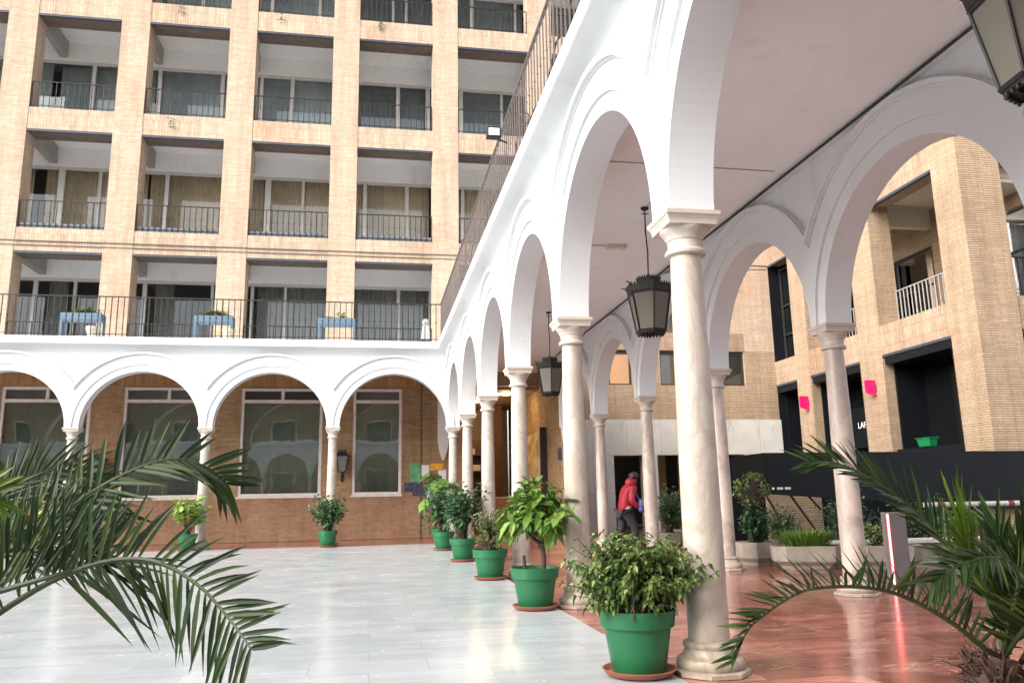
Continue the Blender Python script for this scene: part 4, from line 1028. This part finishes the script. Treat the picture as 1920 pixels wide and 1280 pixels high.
r = oct_planter(6.5, 11.45, 1.05, .62, .34, 'long concrete planter tufted with dark grass-like leaves beyond the inner columns', -.35)
fm = MB()
for i in range(650):
    a = random.random()*6.28; rr = random.random()**.5*.16; el = random.uniform(.7, 2.6)
    p = Vector((math.cos(a)*rr*1.9, math.sin(a)*rr, .28)); leaf(fm, p, Vector((math.cos(a)*.7, math.sin(a)*.7, el)), Vector((-math.cos(a), -math.sin(a), .5)), random.uniform(.34, .5), .014, .2, .3)
fm.build('foliage', M['leaf_big'], r)
r = oct_planter(7.55, 11.1, 1.0, .62, .34, 'concrete planter with low yellow-green shrubs behind the veined column', -.3)
foliage(r, M['leaf_var'], .3, .5, (.42, .28, .24), 70, 9, .07, .045, .15, .2, shell=.3)
# shrubs in shade behind coping wall
def shrub(x, y, z, rad, h, lab, mat='leaf_dark', n=100, L=.09):
    r = empty('shrub', (x, y, z)); tag(r, lab, 'shrub', 'shrubs in the bed below the ramp')
    foliage(r, M[mat], 0, h, rad, n, 10, L, L*.5, .15, .3, shell=.3)
shrub(8.6, 13.6, .0, (.7, .5, .55), .62, 'dark leafy shrub in the bed just right of the veined column')
shrub(10.3, 13.8, .0, (.9, .5, .5), .6, 'wide dark shrub in the bed behind the pink light strip')
shrub(7.6, 14.2, .0, (.5, .4, .45), .5, 'dark shrub under the left end of the black ramp')
# plants beside the entrance (behind the columns)
for x, y, lab in ((6.35, 16.8, 'tall dark potted shrub left of the person, between the inner columns'), (7.15, 18.4, 'dark potted shrub right of the person, before the travertine entrance')):
    r = oct_planter(x, y, .6, .6, .34, lab)
    foliage(r, M['leaf_dark'], .3, .85, (.38, .38, .5), 80, 10, .10, .055, .1, .3, shell=.35)

# blue planters on the terrace
for x, lab, nn in ((-7.72, 'pale blue raised planter with trailing leaves, leftmost on the terrace', 26), (-4.35, 'pale blue raised planter with bushy green leaves, middle of the terrace', 34), (-1.05, 'pale blue raised planter almost empty, right of the middle pillar on the terrace', 6)):
    r = blue_planter(x, lab)
    foliage(r, M['leaf_big'], .85, .97, (.55, .16, .16), nn, 9, .09, .05, .15, .3, shell=.3, up=.1)
for x, lab in ((-7.35, 'white plant pot under the leftmost blue planter'), (-3.9, 'terracotta-pale plant pot under the middle blue planter')):
    m = MB(); m.lathe(0, 0, [(.10, .002), (.16, .38), (.18, .38), (.18, .46), (.15, .46), (.15, .40)], 20, cap=True); m.f.pop()
    tag(m.build('plant_pot', M['cream'], None, (x, 22.2, TZ), True), lab, 'plant pot')
r = empty('garden_ornament', (1.42, 21.9, TZ)); tag(r, 'white patterned ornament on a black stand at the right end of the terrace', 'ornament')
m = MB(); m.box(-.2, .2, -.12, .12, .0, .05); m.box(-.15, -.1, -.05, .05, .05, .25); m.box(.1, .15, -.05, .05, .05, .25); m.build('stand', M['iron'], r)
m = MB(); m.hexa([(-.17, -.1, .25), (.17, -.1, .25), (.17, .1, .25), (-.17, .1, .25), (-.12, -.08, .72), (.12, -.08, .72), (.12, .08, .72), (-.12, .08, .72)]); m.ico((0, 0, .83), (.12, .1, .13), 6); bevel(m.build('figure', M['coping'], r), .02); r.scale = (.75, .75, .85)

# weeds growing on the brick spandrels
for i, (x, z, lab) in enumerate(((-6.35, 16.98, 'small dry weed on the brick band under the second top balcony'), (-6.4, 13.0, 'small dry weed on the brick band between the second column of balconies'), (.05, 16.98, 'green weed tuft on the brick band under the fourth top balcony'), (-3.2, 16.95, 'thin weed on the brick band under the third top balcony'))):
    r = empty('weed', (x, YF-.02, z)); tag(r, lab, 'weed', 'weeds rooted in the brick bands')
    fm = MB()
    for j in range(36 if i == 2 else 20): leaf(fm, Vector((random.gauss(0, .05), -.02*random.random(), random.uniform(-.3, .05))), rv()+Vector((0, -.6, 0)), rv(), .075, .04)
    fm.build('foliage', M['leaf_dark'], r)

# ------------------------------------------------------------------ palms
def cat(pts, n):
    P_ = [Vector(p) for p in pts]; P_ = [P_[0]*2-P_[1]]+P_+[P_[-1]*2-P_[-2]]; out = []
    seg = len(P_)-3
    for i in range(n+1):
        t = i/n*seg; k = min(int(t), seg-1); t -= k; a, b, c, d = P_[k:k+4]
        out.append(.5*((2*b)+(c-a)*t+(2*a-5*b+4*c-d)*t*t+(3*b-a-3*c+d)*t*t*t))
    return out
def frond(parent, pts, nrm, nleaf=46, L0=.34, L1=.16, wd=.021, vee=.35, mat='palm', start=.12, r0=.010, ang0=1.0, ang1=.45, droop=.10, sides=(1, -1), jit=.12, low=0.):
    o = parent.matrix_world.translation if False else parent.location
    pts = [Vector(p)-Vector(o) for p in pts]
    cp = cat(pts, 60); mb = MB(); rm = MB(); nrm = Vector(nrm).normalized()
    rm.tube(cp, [r0*(1-.85*i/60)+.0012 for i in range(61)], 5)
    for i in range(nleaf):
        t = start+(1-start)*i/(nleaf-1); f = t*60; k = min(int(f), 59); p = cp[k].lerp(cp[k+1], f-k); T = (cp[min(k+1, 60)]-cp[max(k-1, 0)]).normalized()
        B = T.cross(nrm).normalized(); Nn = B.cross(T).normalized()
        prof = math.sin(PI*min(1, .25+.8*t))**.5 if t < .9 else .75
        L = (L0+(L1-L0)*t)*(.55+.45*min(1, (t-start)*6+.2))
        ang = ang0+(ang1-ang0)*t
        for sd in sides:
            if random.random() < .05 or (sd == 1 and t < low): continue
            a = ang+random.uniform(-jit, jit); ve = vee+random.uniform(-.2, .2)
            d = T*math.cos(a)+(B*sd*math.cos(ve)+Nn*math.sin(ve))*math.sin(a)
            l = L*random.uniform(.82, 1.12); s = d.cross(Nn+rv()*.35).normalized(); n2 = s.cross(d).normalized(); i0 = len(mb.v)
            ww = wd*random.uniform(.8, 1.15)
            tt = [(0, .35), (.12, .8), (.4, 1.), (.7, .72), (1, .0)]; dr = droop*random.uniform(.3, 1.7)
            bend = s*random.uniform(-.06, .06)
            for (q, w) in tt:
                c_ = p+d*(l*q)+Vector((0, 0, -1))*(dr*l*q*q)+bend*(l*q*q)
                mb.v += [tuple(c_-s*(ww*w*.5)+n2*(ww*w*.22)), tuple(c_), tuple(c_+s*(ww*w*.5)+n2*(ww*w*.22))]
            for j in range(4):
                b_ = i0+j*3; mb.f += [(b_, b_+1, b_+4, b_+3), (b_+1, b_+2, b_+5, b_+4)]
    fr = rm.build('frond', M['rachis'], parent, smooth=True)
    mb.build('leaflets', M[mat], fr)
FWD = Vector((.171, .966, .194)); CAMP = Vector((0, 0, 1.1))
def at(x, y, Y):        # a measured photo point at world depth Y
    d = w_*1489.3+r_*(x-960)-u_*(y-640); return tuple(CAMP+d*(Y/d.y))
def trunk(parent, h, r, n=26):
    m = MB(); m.lathe(0, 0, [(r*.7, 0), (r, h*.3), (r*1.05, h*.7), (r*.55, h)], 14); m.build('trunk', M['fibre'], parent, smooth=True)
    m = MB()
    for i in range(n*6):
        a = i*2.4; z = h*(.25+.8*random.random()); rr = r*.95; d = Vector((math.cos(a), math.sin(a), .9)).normalized()
        p = Vector((math.cos(a)*rr*.8, math.sin(a)*rr*.8, z)); q = p+d*random.uniform(.04, .10); s = d.cross(Vector((0, 0, 1))).normalized()*.02
        m.tube([p, p.lerp(q, .5)+Vector((0, 0, .01)), q+rv()*.035], [.009, .006, .002], 4)
    m.build('stubs', M['fibre'], parent)
view = Vector((-.15, -1, -.1))
# left palm
pl = empty('palm', (-1.33, 2.45, 0)); tag(pl, 'potted date palm whose fronds arch in from the lower left corner', 'palm')
m = MB(); m.lathe(0, 0, [(.17, .004), (.25, .42), (.27, .42), (.27, .5), (.24, .5), (.22, .4)], 28, cap=True); m.build('pot', M['green_pot'], pl, smooth=True)
trunk(pl, .72, .12)
A = at
root = (-1.3, 2.45, .68)
frond(pl, [root, A(-60, 1190, 2.45), A(0, 1148, 2.4), A(100, 1088, 2.35), A(200, 1052, 2.3), A(290, 1052, 2.25), A(370, 1095, 2.2), A(430, 1160, 2.15), A(470, 1215, 2.1)], view, 41, .33, .14, .0145, .12, start=.2, ang0=1.1, ang1=.95, droop=.10, low=.40)
frond(pl, [root, A(-90, 1080, 2.6), A(20, 1010, 2.65), A(120, 955, 2.7), A(220, 895, 2.75), A(310, 862, 2.8), A(380, 872, 2.85), A(425, 905, 2.9)], view+Vector((0, 0, .55)), 32, .26, .15, .0185, .25, start=.25, ang0=1.15, ang1=.7, droop=.06)
frond(pl, [root, A(-70, 1130, 2.3), A(10, 1105, 2.3), A(90, 1082, 2.3), A(160, 1062, 2.35), A(230, 1050, 2.4)], view+Vector((0, 0, .9)), 24, .34, .2, .013, .5, start=.2, ang0=1.2, ang1=.7, droop=.05, low=.9)
frond(pl, [root, A(-110, 1050, 2.7), A(-30, 960, 2.75), A(40, 905, 2.8), A(110, 880, 2.85), A(170, 900, 2.95)], view+Vector((0, 0, .3)), 26, .26, .16, .012, .3, start=.2, ang0=1.0, ang1=.5)
frond(pl, [root, A(-110, 1100, 2.6), A(-30, 1040, 2.6), A(50, 990, 2.6), A(130, 960, 2.65), A(200, 955, 2.75)], view+Vector((0, 0, .6)), 28, .27, .16, .012, .3, start=.2, ang0=1.1, ang1=.5, low=.5)
frond(pl, [root, A(-120, 1120, 2.5), A(-60, 1060, 2.5), A(20, 1040, 2.5), A(100, 1030, 2.5), A(170, 1040, 2.45)], view+Vector((0, 0, .3)), 26, .25, .15, .012, .3, start=.2, ang0=1.1, ang1=.5, low=.6)
frond(pl, [root, A(-100, 1090, 2.75), A(-20, 1000, 2.8), A(60, 940, 2.85), A(140, 915, 2.9), A(210, 925, 3.0)], view+Vector((0, 0, .3)), 34, .26, .15, .012, .3, start=.2, ang0=1.1, ang1=.6, low=.6)
frond(pl, [root, A(-80, 1150, 2.35), A(0, 1095, 2.35), A(70, 1060, 2.35), A(140, 1040, 2.4), A(190, 1030, 2.45)], view+Vector((0, 0, .2)), 34, .30, .2, .012, .3, start=.15, ang0=1.15, ang1=.8, low=.8)
frond(pl, [root, A(-130, 1020, 2.2), A(-110, 960, 2.15), A(-70, 925, 2.1), A(-20, 925, 2.1)], view, 22, .17, .10, .014, .2, 'palm_lime', start=.3)
for k in range(5):
    a = 2.6+k*.5; rr = .9+.2*random.random()
    frond(pl, [root, (root[0]+math.cos(a)*.3, root[1]+math.sin(a)*.3, 1.1), (root[0]+math.cos(a)*rr*.7, root[1]+math.sin(a)*rr*.7, 1.25), (root[0]+math.cos(a)*rr, root[1]+math.sin(a)*rr, 1.0)], (0, 0, 1), 30, .28, .14)
# right palm
pr = empty('palm', (2.45, 2.95, 0)); tag(pr, 'potted date palm with a shaggy brown base at the lower right corner', 'palm')
m = MB(); m.lathe(0, 0, [(.15, .004), (.21, .24), (.23, .24), (.23, .30), (.2, .30), (.18, .22)], 28, cap=True); m.build('pot', M['green_pot'], pr, smooth=True)
trunk(pr, .44, .13, 40)
root = A(1882, 1232, 2.9)
frond(pr, [root, A(1847, 1215, 2.85), A(1787, 1168, 2.8), A(1726, 1132, 2.75), A(1669, 1109, 2.7), A(1612, 1100, 2.65), A(1543, 1101, 2.6), A(1494, 1113, 2.6), A(1441, 1146, 2.6), A(1401, 1183, 2.6), A(1378, 1238, 2.6)], (-.1, -.25, 1), 56, .25, .085, .0145, 1.0, start=.12, ang0=1.15, ang1=.75, droop=.02, sides=(1, -1), jit=.25)
frond(pr, [root, A(1862, 1150, 3.0), A(1815, 1070, 3.05), A(1755, 1000, 3.1), A(1700, 945, 3.1), A(1630, 895, 3.1), A(1570, 868, 3.1), A(1520, 866, 3.1)], view+Vector((.2, 0, .75)), 48, .28, .15, .017, .35, start=.2, ang0=.95, ang1=.4, droop=.04)
frond(pr, [root, A(1868, 1150, 2.9), A(1840, 1080, 2.9), A(1815, 1030, 2.85), A(1800, 980, 2.85)], view+Vector((.3, 0, 0)), 36, .30, .22, .0115, .3, 'palm_lime', start=.3, ang0=.6, ang1=.2, droop=0)
frond(pr, [root, A(1890, 1150, 2.8), A(1905, 1080, 2.75), A(1925, 1010, 2.7), A(1940, 950, 2.7)], view, 34, .29, .2, .018, .3, start=.15, ang0=.85, ang1=.4)
frond(pr, [root, A(1895, 1160, 2.7), A(1910, 1100, 2.6), A(1900, 1060, 2.5), A(1860, 1045, 2.4), A(1800, 1060, 2.35), A(1750, 1090, 2.3)], view+Vector((0, 0, .8)), 40, .22, .13, .015, .3, start=.25, ang0=.9, ang1=.4, droop=.2)
frond(pr, [root, A(1900, 1150, 2.9), A(1925, 1080, 3.0), A(1900, 1010, 3.2), A(1850, 980, 3.3), A(1790, 985, 3.4)], view+Vector((0, 0, .8)), 36, .26, .15, .016, .3, start=.25, ang0=.9, ang1=.4, droop=.1)
frond(pr, [root, A(1910, 1170, 2.8), A(1950, 1100, 2.7), A(1990, 1000, 2.7), A(2010, 900, 2.7)], view, 40, .32, .2, .018, .3, start=.2, ang0=.95, ang1=.4)
frond(pr, [root, A(1880, 1180, 2.9), A(1870, 1120, 3.0), A(1850, 1070, 3.1), A(1800, 1040, 3.2)], view+Vector((0, 0, .6)), 28, .24, .15, .016, .3, start=.3, ang0=.8, ang1=.4, droop=.1)
frond(pr, [root, A(1915, 1185, 2.7), A(1960, 1140, 2.5), A(2020, 1100, 2.4), A(2080, 1120, 2.3)], (0, 0, 1), 34, .28, .16)
frond(pr, [root, A(1925, 1165, 3.1), A(1990, 1120, 3.2), A(2060, 1100, 3.3), A(2120, 1130, 3.4)], (0, 0, 1), 34, .28, .16)
frond(pr, [root, A(1885, 1185, 2.9), A(1885, 1110, 2.85), A(1880, 1040, 2.8), A(1868, 985, 2.8)], view+Vector((-.3, 0, 0)), 30, .22, .16, .014, .3, start=.25, ang0=.6, ang1=.3, droop=0)

# block closing the courtyard behind the camera (seen in the window glass and reflections)
ob = empty('opposite_building', (0, 0, 0)); tag(ob, 'brick block with dark windows behind the viewer, seen only mirrored in the glass', 'building')
m = MB(); m.box(-48, 14, -13, -12.2, 0, 11.5); m.build('wall', M['brick_low'], ob)
m = MB(); m.box(-48.2, 14.2, -13.2, -12, 11.501, 11.8); m.build('roof', M['concrete'], ob)
for i in range(16):
    for z in (1.2, 4.9, 8.5):
        m = MB(); x = -42.5+3.5*i; m.box(x, x+1.9, -12.19, -12.12, z, z+2.2); wo = m.build('window', M['frame_warm'], ob)
        m = MB(); m.box(x+.1, x+1.8, -12.119, -12.10, z+.1, z+2.1); m.build('pane', M['black'], wo)
# ------------------------------------------------------------------ person walking, leaning forward
def skin_body(name, joints, edges, mat, parent, levels=1):
    me = bpy.data.meshes.new(name); me.from_pydata([j[0] for j in joints], edges, []); o = bpy.data.objects.new(name, me); C.objects.link(o)
    o.parent = parent; me.materials.append(mat)
    sk = o.modifiers.new('skin', 'SKIN'); sk.use_smooth_shade = True
    for i, j in enumerate(joints): me.skin_vertices[0].data[i].radius = (j[1], j[1] if len(j) < 3 else j[2])
    me.skin_vertices[0].data[0].use_root = True
    ss = o.modifiers.new('sub', 'SUBSURF'); ss.levels = levels; ss.render_levels = 2
    return o
pe = empty('person', (5.10, 15.95, -.006)); pe.scale = (1.15, 1.15, 1.04); tag(pe, 'person in a crimson hooded jacket walking with a blue bag behind the near column shrubs', 'person')
# walking to the right (+x)
J = [((0, 0, .80), .12, .11), ((.03, 0, .98), .12, .10), ((.09, 0, 1.14), .15, .11), ((.13, 0, 1.26), .09, .08), ((.17, 0, 1.34), .05), ((.21, 0, 1.44), .075, .07),
     ((.02, -.09, .76), .09), ((.16, -.09, .44), .062), ((.10, -.09, .10), .042), ((.22, -.10, .05), .035),
     ((-.02, .09, .76), .09), ((-.04, .09, .44), .062), ((-.26, .09, .16), .042), ((-.18, .10, .06), .035),
     ((.12, -.19, 1.20), .06), ((.06, -.24, .98), .048), ((.22, -.23, .84), .034), ((.27, -.22, .80), .028),
     ((.12, .19, 1.20), .06), ((.16, .24, .98), .048), ((.30, .22, .92), .034), ((.35, .21, .90), .028)]
E_ = [(0, 1), (1, 2), (2, 3), (3, 4), (4, 5), (0, 6), (6, 7), (7, 8), (8, 9), (0, 10), (10, 11), (11, 12), (12, 13), (2, 14), (14, 15), (15, 16), (16, 17), (2, 18), (18, 19), (19, 20), (20, 21)]
skin_body('body', J, E_, M['skin'], pe)
JJ = [((-.02, 0, .70), .165, .14), ((.02, 0, .98), .155, .13), ((.07, 0, 1.14), .175, .135), ((.11, 0, 1.27), .12, .10), ((.11, -.19, 1.20), .082), ((.05, -.245, .98), .068), ((.20, -.235, .85), .048), ((.11, .19, 1.20), .082), ((.15, .245, .98), .068), ((.28, .225, .93), .048)]
skin_body('jacket', JJ, [(0, 1), (1, 2), (2, 3), (2, 4), (4, 5), (5, 6), (2, 7), (7, 8), (8, 9)], M['jacket'], pe)
JT = [((0, 0, .80), .135, .12), ((.02, -.09, .74), .105), ((.16, -.09, .44), .075), ((.10, -.09, .14), .058), ((-.02, .09, .74), .105), ((-.04, .09, .44), .075), ((-.25, .09, .19), .058)]
skin_body('trousers', JT, [(0, 1), (1, 2), (2, 3), (0, 4), (4, 5), (5, 6)], M['trouser'], pe)
m = MB(); m.ico((.135, 0, 1.33), (.105, .105, .11), 7); m.build('hood', M['jacket'], pe, smooth=True)
m = MB(); m.ico((.195, 0, 1.465), (.095, .085, .085), 7); m.build('hair', M['hair'], pe, smooth=True)
for y, x, z in ((-.10, .18, .035), (.10, -.2, .05)):
    m = MB(); m.ico((x, y, z), (.075, .05, .04), 6); m.v = [(q[0]+(q[0]-x)*.5, q[1], q[2]) for q in m.v]; m.build('shoe', M['shoe'], pe, smooth=True)
for s_ in (-1, 1):      # fingers around the strap / relaxed
    hx, hy, hz = ((.27, -.22, .80) if s_ < 0 else (.35, .21, .90)); m = MB()
    for k in range(4):
        o_ = (k-1.5)*.017; m.tube([(hx+.01, hy+o_, hz), (hx+.05, hy+o_, hz-.025), (hx+.055-.004*abs(k-1), hy+o_, hz-.055)], [.009, .008, .006], 6)
    m.tube([(hx, hy-s_*.03, hz+.01), (hx+.035, hy-s_*.045, hz-.015)], [.010, .007], 6); m.build('fingers', M['skin'], pe, smooth=True)
bg = empty('shoulder_bag', (5.47, 15.66, -.006)); tag(bg, 'blue shoulder bag with a pale flap carried by the person in crimson', 'bag')
m = MB(); m.box(-.17, .15, -.07, .06, .80, 1.06); bevel(m.build('bag_body', M['bag'], bg), .04, 3)
m = MB(); m.box(-.15, .13, -.08, -.072, .93, 1.03); bevel(m.build('flap', M['totem'], bg), .004, 1)
m = MB(); m.tube([(-.15, 0, 1.04), (-.22, .05, 1.25), (-.22, .16, 1.35), (-.18, .30, 1.30)], .012, 5); m.build('strap', M['bag'], bg, smooth=True)

# ------------------------------------------------------------------ light
w = bpy.data.worlds.new('World'); bpy.context.scene.world = w; w.use_nodes = True
nt = w.node_tree; bgn = nt.nodes['Background']
sky = nt.nodes.new('ShaderNodeTexSky'); sky.sky_type = 'NISHITA'; sky.sun_disc = False; sky.sun_elevation = math.radians(33); sky.sun_rotation = math.radians(242); sky.air_density = 1.0; sky.dust_density = 4.0; sky.ozone_density = 1.0
hs = nt.nodes.new('ShaderNodeHueSaturation'); hs.inputs['Saturation'].default_value = .30
nt.links.new(sky.outputs[0], hs.inputs['Color']); nt.links.new(hs.outputs[0], bgn.inputs[0]); bgn.inputs[1].default_value = .15
sl = bpy.data.lights.new('sun', 'SUN'); sl.energy = 1.35; sl.angle = math.radians(75); sl.color = (1, .95, .88)
so = bpy.data.objects.new('sun', sl); C.objects.link(so)
# sun direction: sun_rotation is measured clockwise from +Y
az = math.radians(242); el = math.radians(33)
sd = Vector((math.sin(az)*math.cos(el), math.cos(az)*math.cos(el), math.sin(el)))
so.rotation_euler = (-sd).to_track_quat('-Z', 'Y').to_euler()
sc = bpy.context.scene
sc.view_settings.view_transform = 'Standard'; sc.view_settings.look = 'None'; sc.view_settings.exposure = 1.42; sc.view_settings.gamma = 1
sc.cycles.max_bounces = 8; sc.cycles.diffuse_bounces = 5; sc.cycles.glossy_bounces = 4; sc.cycles.transparent_max_bounces = 12; sc.cycles.sample_clamp_indirect = 8
sc.cycles.use_denoising = True
